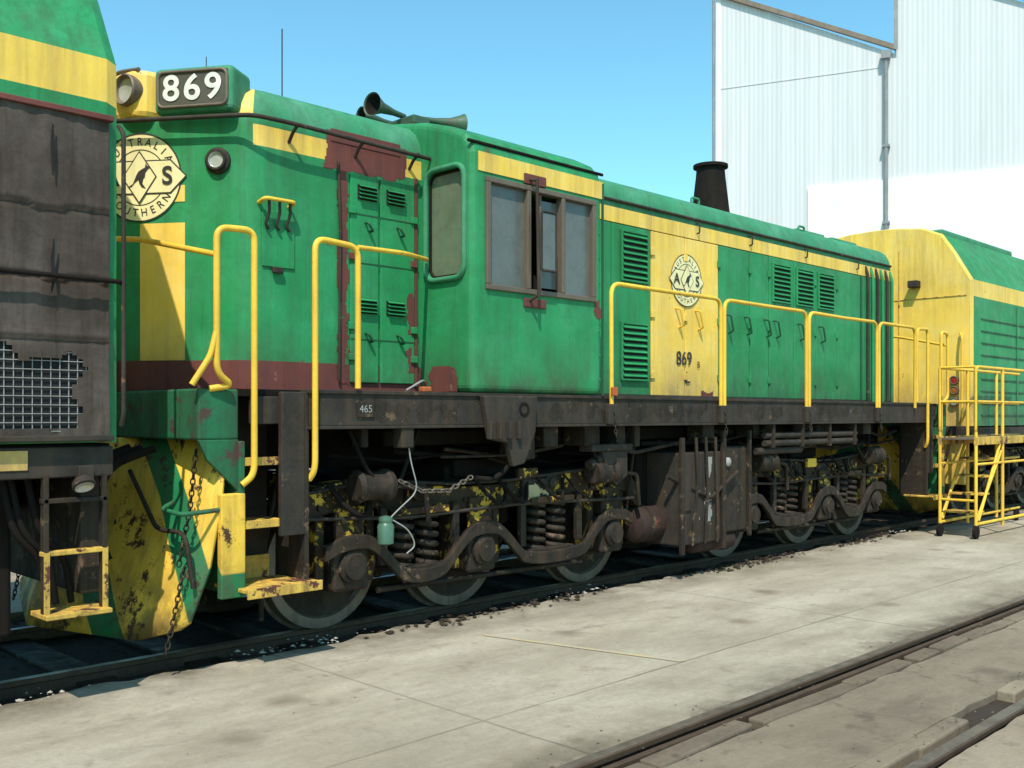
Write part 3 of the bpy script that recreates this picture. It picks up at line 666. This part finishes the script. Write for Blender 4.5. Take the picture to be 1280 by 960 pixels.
box('orange_bracket',3.02,3.08,1.44,1.47,1.67,1.74,flat('orange_tag',(.5,.10,.02)),L,.004)
box('orange_hose_cap',1.15,1.23,1.2,1.26,1.67,1.71,flat('orange_cap',(.45,.11,.03)),L,.01)
tube('deck_cable',T((1.0,1.25,1.68),(1.2,1.2,1.76),(1.4,1.0,1.70)),.008,WIRE,L,.05)
bogie(L,[.62,1.85,3.42]); bogie(L,[5.70,7.31,8.55])
for sg in (1,-1):
    box('battery_box',4.14,4.84,sg*.95,sg*1.34,.30,1.16,FRAME,L,.015); box('equipment_box',4.87,5.36,sg*.95,sg*1.30,.36,1.20,BOG,L,.015)
    box('box_lid',4.12,4.30,sg*1.34,sg*1.355,.62,1.14,FRAME,L,.005); box('box_post',4.12,4.17,sg*1.34,sg*1.38,.22,1.30,BOG,L,.008); box('box_post',4.80,4.85,sg*1.34,sg*1.38,.22,1.36,BOG,L,.008)
    box('box_post',5.33,5.37,sg*1.30,sg*1.34,.3,1.36,BOG,L,.008)
    for k in range(3): tube('box_pipe',T((4.35+k*.16,sg*1.37,1.3),(4.37+k*.16,sg*1.38,.9-k*.1),(4.30+k*.2,sg*1.38,.5),(4.3+k*.2,sg*1.37,.3)),.016,BOG,L,.06)
    lathe('sight_gauge',V(4.98,sg*1.30,1.05),V(4.98,sg*1.34,1.05),[(0,.045),(.02,.045),(.03,.03),(.035,.01)],WIRE,L,18)
    lathe('air_reservoir',V(3.78,sg*1.02,.50),V(4.5,sg*1.02,.50),[(0,.02),(.01,.09),(.04,.15),(.09,.17),(.62,.17),(.67,.15),(.71,.10),(.72,.02)],TANKR,L,28)
    box('reservoir_strap',3.93,3.97,sg*.84,sg*1.20,.50,.52,BOG,L,.004)
    lathe('reservoir_band',V(3.93,sg*1.02,.50),V(3.97,sg*1.02,.50),[(0,.17),(0,.176),(.04,.176),(.04,.17)],BOG,L,28)
    tube('reservoir_pipe',T((3.79,sg*1.02,.50),(3.70,sg*1.05,.52),(3.68,sg*1.1,.8),(3.72,sg*1.15,1.3)),.014,BOG,L,.06)
    lathe('drain_tank',V(4.45,sg*1.2,.28),V(5.2,sg*1.2,.28),[(0,.02),(.02,.07),(.05,.09),(.7,.09),(.73,.07),(.75,.02)],TANKR,L,24)
    for z in (1.30,1.22): 
        cyl('cooling_pipe',V(5.6,sg*1.34,z),V(7.6,sg*1.34,z),.032,FRAME,L)
    cyl('cooling_pipe',V(5.5,sg*1.30,1.14),V(6.4,sg*1.30,1.14),.035,FRAME,L)
    for s in (5.7,6.3,6.9,7.5): box('pipe_clamp',s,s+.04,sg*1.28,sg*1.39,1.17,1.43,BOG,L,.005)
    tube('brake_lever_pole',T((4.0,sg*1.3,.95),(4.6,sg*1.36,.72),(5.1,sg*1.34,.95)),.02,BOG,L,.05)
box('fuel_tank',4.0,5.2,-.95,.95,.30,1.2,BLACK,L,.08)
ragged('lime_streak',4.44,4.66,.5,1.12,1.3435,WIRE,L,41,.16)
lathe('junction_jar',V(.78,1.30,.62),V(.78,1.30,.82),[(0,.03),(.01,.055),(.13,.058),(.15,.045),(.17,.05),(.19,.045),(.2,.01)],flat('jar_green',(.07,.15,.10),.3),L,20)
tube('jar_wire',T((.80,1.32,.80),(.93,1.36,.72),(1.0,1.36,.60),(.93,1.34,.55)),.005,WIRE,L,.06)
tube('drop_wire',T((.90,1.38,1.42),(.93,1.38,1.2),(1.02,1.36,.98),(.86,1.34,.86),(.80,1.32,.8)),.005,WIRE,L,.08)
box('cable_box',.84,.95,1.30,1.40,1.28,1.42,FRAME,L,.01)
chain('sagging_chain',T((.92,1.27,1.05),(1.1,1.3,.97),(1.35,1.3,.96),(1.6,1.28,1.05)),STEEL,L,.055)
tube('drop_hose',T((1.90,1.36,1.42),(1.92,1.38,1.15),(1.78,1.34,1.02),(1.62,1.3,1.04)),.02,BLACK,L,.12)
box('yellow_remnant',2.25,2.48,1.082,1.127,1.00,1.08,BOGY,L,.01); box('frame_gusset',2.30,2.68,1.08,1.122,.79,.99,BOG,L,.01); ragged('chalky_remnant',2.34,2.64,.81,.97,1.125,CHALK,L,44,.06)
box('yellow_remnant',6.9,7.1,1.084,1.125,.92,1.02,YEL2,L,.01)
for s in (.55,2.95,7.7):
    tube('dangling_cable',T((s,1.2,1.4),(s+.1,1.28,1.1),(s+.35,1.25,.95),(s+.6,1.2,1.4)),.015,BLACK,L,.15)
cyl('damper',V(3.0,1.22,1.08),V(3.35,1.22,1.22),.045,FRAME,L)
box('damper_bracket',2.95,3.5,1.15,1.3,1.20,1.26,FRAME,L,.01)
prism('damper_hook',[(3.1,1.2),(3.45,1.2),(3.45,.98),(3.3,.9),(3.2,1.0)],'w',1.22,1.28,FRAME,L,.01)

# ================================================================== coupled full-width locomotives
def carbody(name,s0,s1,near_end_nose):
    P=empty(name)
    hp=[(1.45,1.36),(1.45,3.17),(1.45,3.40),(1.22,3.80),(1.03,4.08),(.75,4.20),(.35,4.25),(0,4.26)]
    full=hp+[(-w,z) for w,z in reversed(hp[:-1])]; n=len(full)
    cuts=[s0,s0+.06,s1-.06,s1]
    vs=[];fs=[];fm=[]
    for s in cuts:
        k=.985 if s in (s0,s1) else 1
        for w,z in full: vs.append(V(s,w*k,z if z<2 else z*(1 if k==1 else .995)))
    for j in range(3):
        for i in range(n-1):
            z=(full[i][1]+full[i+1][1])/2
            m=1 if (3.17<z<3.41 and abs(full[i][0])>1.4) else 0
            if near_end_nose and j==0: m=1
            fs.append((j*n+i,j*n+i+1,(j+1)*n+i+1,(j+1)*n+i)); fm.append(m)
    fs.append(tuple(range(n)));fs.append(tuple(range(3*n,4*n))); fm+=[1,1]
    fs.append((0,n-1,4*n-1,3*n)); fm.append(2)
    mk('body',vs,fs,GREEN,P,mats=[GREEN,YEL,BLACK],fm=fm)
    box('underframe',s0+.02,s1-.02,-1.40,1.40,1.20,1.355,BLACK,P,.01)
    for sg in (1,-1): box('sole_bar',s0+.02,s1-.02,sg*1.40,sg*1.44,1.18,1.34,FRAME,P,.008)
    box('centre_sill',s0,s1,-.4,.4,.95,1.2,BLACK,P,.01)
    return P
A=carbody('freight_locomotive',-13.5,-1.14,False)
B=carbody('freight_locomotive.001',10.86,24,True)
bogie(A,[-6.0,-4.55,-3.1]); bogie(B,[12.2,13.6,15.0]); bogie(B,[19.5,20.9,22.3]); bogie(A,[-12.4,-11,-9.6])
for P,s0 in ((A,-8.5),(B,16.3)):
    lathe('fuel_tank',V(s0,0,.72),V(s0+2.3,0,.72),[(0,.6),(.08,.75),(2.2,.75),(2.3,.6)],BLACK,P,24)
vs=[];fs=[];nx,nz=230,90; s0,s1,z0,z1=-7.4,-1.20,1.38,3.08
def hole(s,z):
    q=mn.noise(Vector((s*6,z*6,3)))*.09
    for c in (-1.66,-3.2,-4.7,-6.2):
        if abs(s-c)<.30+q and 1.43+q*.3<z<1.86+q+.08*math.sin(s*9): return True
    return False
for i in range(nx+1):
    for j in range(nz+1):
        s=s0+(s1-s0)*i/nx; z=z0+(z1-z0)*j/nz
        sag=0
        for n_,zz in enumerate((2.58,2.22,1.90)):
            zz+=.03*mn.noise(Vector((s*1.7,n_*5,0)))+.012*mn.noise(Vector((s*7,n_*5,0)))
            if z<zz: d=zz-z; sag+= -.010*math.exp(-d*d/.0003)
            else: sag+= .014*math.exp(-(z-zz)/.04)
        w=1.475+sag+.018*mn.noise(Vector((s*4,z*1.2,0)))+.010*mn.noise(Vector((s*16,z*3,5)))
        vs.append(V(s,w,z+(.02*mn.noise(Vector((s*3,z,0))) if j in(0,nz) else 0)))
for i in range(nx):
    for j in range(nz):
        s=s0+(s1-s0)*(i+.5)/nx; z=z0+(z1-z0)*(j+.5)/nz
        if hole(s,z): continue
        a=i*(nz+1)+j; fs.append((a,a+nz+1,a+nz+2,a+1))
mk('canvas_curtain',vs,fs,GREY,A,True)
for zz0,zz1 in ((2.12,2.40),(2.72,2.98)):   # narrow tears in the canvas
    p=[];k=9
    for i in range(k+1):
        z=zz0+(zz1-zz0)*i/k; h=.004+.007*math.sin(math.pi*i/k)
        c=-1.50+.02*mn.noise(Vector((0,z*6,2))); p.append((c-h,c+h,z))
    mk('canvas_tear',[V(x,1.508,z) for a,b_,z in p for x in (a,b_)],[(2*i,2*i+1,2*i+3,2*i+2) for i in range(k)],DARK,A)
box('grille_recess',-7.35,-1.25,1.4505,1.4535,1.40,3.05,DARK,A,0)
wv=[];wf=[]
def bar(a,b,c,d,w0,w1):
    k=len(wv); 
    for s in (a,b):
        for w in (w0,w1):
            for z in (c,d): wv.append(V(s,w,z))
    wf.extend([(k,k+1,k+3,k+2),(k+4,k+6,k+7,k+5),(k,k+4,k+5,k+1),(k+2,k+3,k+7,k+6),(k,k+2,k+6,k+4),(k+1,k+5,k+7,k+3)])
s=-7.3
while s<-1.28: bar(s,s+.004,1.42,1.95,1.456,1.461); s+=.045
z=1.42
while z<1.95: bar(-7.3,-1.28,z,z+.004,1.462,1.466); z+=.045
mk('wire_mesh',wv,wf,WIRE,A)
for z in (3.06,1.37): box('curtain_batten',-7.4,-1.18,1.452,1.50,z,z+.03,RED if z>2 else FRAME,A,.004)
box('red_end_strip',-1.215,-1.195,1.452,1.47,1.4,3.06,RED,A,.003)
tube('curtain_rod',T((-7.4,1.53,2.24),(-1.16,1.53,2.21),(-1.12,1.48,2.20)),.013,BLACK,A,.02)
tube('end_handrail',T((-1.145,1.50,1.45),(-1.145,1.53,1.5),(-1.145,1.53,3.0),(-1.145,1.47,3.05)),.012,FRAME,A,.04)
box('yellow_sole_patch',-2.6,-1.60,1.441,1.447,1.225,1.325,YEL,A,.002)
for s in (-1.51,-1.21): box('ladder_stile',s-.014,s+.014,1.40,1.45,.46,1.20,BOG,A,.005)
for s in (-1.51,-1.21): box('ladder_stile_y',s-.015,s+.015,1.452,1.456,.46,.8,STEPY,A,.001)
for z in (.46,.78,1.05): box('ladder_tread',-1.53,-1.19,1.28 if z<.5 else 1.40,1.50 if z<.5 else 1.45,z,z+.025,STEPY if z<.9 else BOG,A,.004)
box('end_plate',-1.30,-1.16,-1.3,1.35,.55,1.2,BOG,A,.01)
for i in range(9):
    s=random.uniform(-2.6,-1.3); tube('hose',T((s,1.3,1.2),(s+.05,1.33,.9),(s+.2,1.3,.75),(s+.25,1.25,.5)),.018,BLACK,A,.1)
box('underbox',-2.45,-1.6,.6,1.22,.35,1.18,BLACK,A,.02)
box('lamp_bracket',-1.36,-1.28,1.44,1.48,1.15,1.24,FRAME,A,.004)
lathe('step_lamp',V(-1.33,1.44,1.18),V(-1.33,1.50,1.10),[(0,.03),(.03,.055),(.06,.06),(.065,.048),(.05,.02)],FRAME,A,20,mats=[FRAME,LENS],pm=[0,0,0,1])
box('coupler',-1.2,-.85,-.12,.12,.72,.98,BOG,A,.03)
for z in [1.5+.17*i for i in range(9)]:
    box('side_rib',11.2,23.8,1.451,1.462,z,z+.02,DKGREEN,B,.003)
for s in (12.6,14.4,16.2,18,20,22): box('side_post',s,s+.03,1.463,1.472,1.38,3.15,GREEN,B,.003)
for z,m in ((2.0,REDL),(1.86,AMB),(1.70,LENS)):
    for sg in (1,-1): lathe('end_lamp',V(10.86,sg*1.22,z),V(10.78,sg*1.22,z),[(0,.062),(.05,.062),(.055,.05),(.045,.045),(.05,.01)],ALU,B,22,mats=[ALU,m],pm=[0,0,0,1])
box('end_door',10.84,10.86,-.35,.35,1.5,3.4,YEL,B,.006)
box('end_ledge',10.6,10.9,-1.35,1.4,1.20,1.36,BOG,B,.01)
box('end_valance',10.72,10.80,.5,1.4,.55,1.2,YEL,B,.01)
box('end_seam',10.845,10.86,.42,.43,1.4,3.9,STEPY,B,0); box('end_seam',10.850,10.86,-1.3,1.38,3.18,3.19,STEPY,B,0)
for k,w in enumerate((1.2,1.08,.95,.82)): tube('jumper_hose',T((10.72,w,1.15),(10.5,w+.05,.95),(10.45,w,.72),(10.6,w-.1,.6)),.02,WIRE if k%2 else BLACK,B,.1)
tube('end_handrail',T((10.84,1.3,1.4),(10.74,1.36,1.5),(10.74,1.36,2.6),(10.84,1.3,2.65)),.017,YEL2,B,.05)
box('cantrail_box',10.72,10.86,.60,.74,3.34,3.44,FRAME,B,.01)
box('roof_vent',12,15,-.6,.6,4.25,4.36,GREEN2,B,.03); box('roof_vent',17,20,-.6,.6,4.25,4.4,GREEN2,B,.03)
box('coupler',10.5,10.9,-.12,.12,.72,.98,BOG,B,.03)

# ================================================================== yellow maintenance steps
ST=empty('mobile_access_steps')
for w in (1.62,2.06):
    for s in (9.34,10.25,11.3): tube('upright',T((s,w,.08),(s,w,2.10)),.020,YEL2,ST,0)
    tube('top_rail',T((9.34,w,1.3),(9.34,w,2.11),(12.2,w,2.11)),.020,YEL2,ST,.08); tube('mid_rail',T((9.34,w,1.68),(12.2,w,1.68)),.016,YEL2,ST,0)
    tube('base_rail',T((9.34,w,.16),(12.2,w,.16)),.020,YEL2,ST,0); tube('brace',T((9.36,w,.20),(10.2,w,1.05)),.016,YEL2,ST,0)
    tube('stringer',T((9.34,w,.9),(12.2,w,.9)),.016,YEL2,ST,0)
    box('platform_edge',9.32,12.2,w-.02,w+.02,1.14,1.24,STEPY,ST,.004)
    for s in (9.34,12.1): lathe('castor',V(s,w-.025,.065),V(s,w+.025,.065),[(0,.05),(.008,.085),(.042,.085),(.05,.05)],BLACK,ST,18)
box('platform',9.34,12.2,1.64,2.04,1.20,1.225,ALU,ST,.003)
for i,z in enumerate((.28,.50,.72,.94)): box('tread',9.42+i*.17,9.68+i*.17,1.64,2.04,z,z+.025,STEPY,ST,.003)
for w in (1.62,2.06): tube('tread_stringer',T((9.42,w,.2),(10.2,w,1.2)),.018,YEL2,ST,0)
for z in (.45,1.68,2.11): tube('cross_bar',T((9.34,1.62,z),(9.34,2.06,z)),.016,YEL2,ST,0)

# ================================================================== ground, tracks
mk('ground',[V(-500,-700,-.16),V(900,-700,-.16),V(900,400,-.16),V(-500,400,-.16)],[(0,1,2,3)],GROUND)
def slab(name,w0,w1,z,mat,j0=.0,j1=.0,s0=-16,s1=70,step=.11,thick=.12,zb=0):
    vs=[];fs=[];n=int((s1-s0)/step)
    for i in range(n+1):
        s=s0+i*step
        a=w0+j0*(mn.noise(Vector((s*1.3,w0,0)))+.8*mn.noise(Vector((s*5,w0,2))))
        b=w1+j1*(mn.noise(Vector((s*1.3,w1,7)))+.8*mn.noise(Vector((s*5,w1,9))))
        zz=z+zb*mn.noise(Vector((s*.9,w0,4)))
        vs+=[V(s,a,z-thick),V(s,a,zz),V(s,b,zz),V(s,b,z-thick)]
    for i in range(n):
        q=4*i
        for e in range(3): fs.append((q+e,q+e+1,q+5+e,q+4+e))
    return mk(name,vs,fs,mat)
slab('track_bed',-2.2,1.35,-.10,DIRT,.1,.0)
slab('concrete_apron',1.12,3.825,-.02,CONC,.10,.02)
slab('concrete_apron_far',-9,-1.5,-.03,CONC2,.02,.08)
slab('track_infill',4.12,4.70,-.04,INF,.03,.03,zb=.015)
slab('yard_pavement',4.985,14,-.02,CONC2,.015,.0)
ED=empty('flangeway_edging')
for w0,w1 in ((4.0,4.11),(4.72,4.82)):
    s=-12
    while s<45:
        l=random.uniform(.25,1.3); g=random.choice([.006,.03,.09])
        if random.random()>.14:
            dz=random.uniform(-.02,.004); dw=random.uniform(-.012,.012); a=random.uniform(-.012,.012)
            v=[V(s,w0+dw,-.14),V(s,w0+dw,-.018+dz),V(s,w1+dw+a,-.14),V(s,w1+dw+a,-.018+dz),V(s+l,w0+dw-a,-.14),V(s+l,w0+dw-a,-.018+dz+a*.5),V(s+l,w1+dw-a,-.14),V(s+l,w1+dw-a,-.018+dz+a*.5)]
            mk('edging_block',v,[(0,1,3,2),(4,6,7,5),(0,4,5,1),(2,3,7,6),(0,2,6,4),(1,5,7,3)],random.choice([CONC2,INF,EDG]),ED,bev=.012)
        s+=l+g
def rail(name,w,s0=-16,s1=80,zt=0):
    p=[(-.065,-.15),(-.065,-.135),(-.012,-.12),(-.012,-.04),(-.034,-.03),(-.036,-.006),(-.028,0),(.028,0),(.036,-.006),(.034,-.03),(.012,-.04),(.012,-.12),(.065,-.135),(.065,-.15)]
    o=prism(name,[(w+a,zt+b) for a,b in p],'s',s0,s1,RAILT,None)
    o.data.materials.append(RAILS)
    for f in o.data.polygons:
        if f.normal.z>.9 and f.center.z>zt-.003: f.material_index=1
for w in (-.72,.72): rail('rail',w)
for w in (3.88,4.93): rail('rail',w)
box('guard_rail',-16,60,3.952,3.985,-.12,-.022,RAILT,ED,.003)
box('groove_fill',-16,60,3.82,4.13,-.14,-.075,DIRT,ED,0); box('groove_fill',-16,60,4.70,4.99,-.14,-.075,DIRT,ED,0)
SL_=empty('sleepers')
s=-14
while s<30:
    box('sleeper',s,s+.23,-1.2,1.08,-.13,-.075,BOG,SL_,.01); s+=.68
def stones(name,n,fn,mat,smin,smax):
    vs=[];fs=[]
    for i in range(n):
        s,w,z=fn(); r=random.uniform(smin,smax)*random.choice([.5,.7,1]); k=len(vs)
        pts=[(1,0,0),(-1,0,0),(0,1,0),(0,-1,0),(0,0,.8),(0,0,-.6)]
        rot=random.uniform(0,6.28); c,q=math.cos(rot),math.sin(rot)
        for x,y,t in pts:
            f=random.uniform(.55,1.15); x,y=x*c-y*q,x*q+y*c; vs.append(V(s+x*r*f,w+y*r*f,z+t*r*f*.6))
        for a in ((0,2,4),(2,1,4),(1,3,4),(3,0,4),(2,0,5),(1,2,5),(3,1,5),(0,3,5)): fs.append(tuple(k+t for t in a))
    mk(name,vs,fs,mat)
def clump(cs,sd,w0,wd,z):
    def f():
        c=random.choice(cs); return (random.gauss(c,sd),random.gauss(w0,wd),z)
    return f
stones('ballast_gravel',5200,lambda:(random.uniform(-6,22),random.uniform(-1.6,1.1),-.085),DIRT,.01,.035)
stones('pale_debris',150,clump([.05,.35,-1.9,-1.6,9.6,3.2],.22,1.03,.08,-.025),concrete('pale_rubble',(.40,.37,.31),(.50,.47,.41)),.008,.032)
stones('coal_debris',420,clump([4.9,5.4,6.0,2.6,1.5,8],.35,1.18,.07,-.01),BOG,.01,.045)
stones('grit',1100,lambda:(random.uniform(-2,16),3.88+random.choice([0,.2,1.0,.85])+random.gauss(0,.12),-.016),EDG,.003,.013)
stones('loose_grit',900,lambda:(random.uniform(-2,14),random.uniform(1.2,5.6),-.018),EDG,.002,.007)
def worn():
    m,nt,b=nmat('worn_line_paint'); tc=N(nt,'ShaderNodeTexCoord').outputs['Object']
    cc=mix(nt,ramp(nt,noise(nt,tc,7,8,.75),.38,.55),(.52,.38,.16),(.40,.345,.25)); nt.links.new(cc,b.inputs['Base Color']); b.inputs['Roughness'].default_value=.9
    return m
mk('painted_line',[V(1.30,1.7,-.016),V(1.345,1.7,-.016),V(1.70,3.11,-.016),V(1.655,3.11,-.016)],[(0,1,2,3)],worn())

# ================================================================== industrial building
BL=empty('corrugated_industrial_shed')
cam_p=Vector((-3.44,-6.74,0)); R2=1/math.sqrt(2)
Xc,Yc=8.64,42.0
org=cam_p+Vector((R2,-R2,0))*Xc+Vector((R2,R2,0))*Yc
dirx=Vector((R2,-R2,0))*.911+Vector((R2,R2,0))*(-.4126)
BL.location=(org.x,org.y,0); BL.rotation_euler=(0,0,math.atan2(dirx.y,dirx.x))
def lmk(name,prof,y0,y1,mat,bev=0):
    n=len(prof); vs=[(x,y,z) for y in (y0,y1) for x,z in prof]
    f=[tuple(range(n)),tuple(range(2*n-1,n-1,-1))]+[(i,(i+1)%n,n+(i+1)%n,n+i) for i in range(n)]
    return mk(name,vs,f,mat,BL,bev=bev)
prof=[(0,-.15),(0,19.15),(6.95,15.68)]
for k in range(1,5): prof+=[(7.0*k,19.1),(7.0*k+6.95,15.68)]
prof+=[(34.95,-.15)]
lmk('wall',prof,0,30,CORR)
for k in range(5):
    x0=7.0*k
    lmk('roof_flashing',[(x0-.12,19.0+.16),(x0-.12,19.0+.36),(x0+7.0,15.68+.30),(x0+7.0,15.68+.10)],-.18,-.003,TRIM)
    lmk('riser_flashing',[(x0+6.93,15.8),(x0+7.08,15.8),(x0+7.08,19.3),(x0+6.93,19.3)],-.16,-.19,PIPE)
    xp=6.65+x0
    lathe('downpipe',(xp,-.22,0),(xp,-.22,15.7),[(0,.08),(15.6,.08)],PIPE,BL,12)
    lmk('rainwater_head',[(xp-.16,15.45),(xp+.16,15.45),(xp+.2,15.75),(xp-.2,15.75)],-.36,-.10,PIPE)
    for z in (3,6,9,12): lmk('pipe_clip',[(xp-.14,z),(xp+.14,z),(xp+.14,z+.1),(xp-.14,z+.1)],-.31,-.004,PIPE)
lathe('downpipe',(-.15,-.1,11.7),(-.15,-.1,19.2),[(0,.06),(7.5,.06)],PIPE,BL,12)
lmk('lower_cladding',[(3.67,-.15),(3.67,10.75),(34.9,10.75),(34.9,-.15)],-.12,-.004,WHITE)
lmk('sheet_lap',[(0,15.2),(6.4,15.2),(6.4,15.25),(0,15.25)],-.02,-.003,CORR)
lmk('corner_trim',[(-.06,0),(.14,0),(.14,19.2),(-.06,19.2)],-.03,-.003,WHITE)

# ================================================================== light, sky, camera
sun=Vector((-.52,-.46,1)).normalized()
w=bpy.data.worlds.new('World'); sc.world=w; w.use_nodes=True; nt=w.node_tree
sky=nt.nodes.new('ShaderNodeTexSky'); sky.sky_type='NISHITA'; sky.sun_disc=False
sky.sun_elevation=math.asin(sun.z); sky.sun_rotation=math.atan2(sun.x,sun.y)
sky.air_density=1.0; sky.dust_density=.4; sky.ozone_density=1.0
tint=nt.nodes.new('ShaderNodeMix'); tint.data_type='RGBA'; tint.blend_type='MULTIPLY'; tint.inputs[0].default_value=1
tint.inputs[7].default_value=(1.15,1.95,1.85,1)
nt.links.new(sky.outputs[0],tint.inputs[6])
bg=nt.nodes['Background']; bg.inputs[1].default_value=.125
nt.links.new(tint.outputs[2],bg.inputs[0])
ld=bpy.data.lights.new('sun','SUN'); ld.energy=5; ld.angle=math.radians(.5); ld.color=(1,.94,.85)
lo=bpy.data.objects.new('sun',ld); col.objects.link(lo); lo.rotation_euler=sun.to_track_quat('Z','Y').to_euler(); lo.location=(0,0,30)
cd=bpy.data.cameras.new('camera'); cd.sensor_width=36; cd.lens=1250/1280*36; cd.shift_y=40/1280; cd.clip_end=3000; cd.clip_start=.05
co=bpy.data.objects.new('camera',cd); col.objects.link(co); co.location=(-3.44,-6.74,1.5); co.rotation_euler=(math.radians(90),0,math.radians(-45))
sc.camera=co
sc.view_settings.view_transform='Standard'; sc.view_settings.look='None'; sc.view_settings.exposure=0
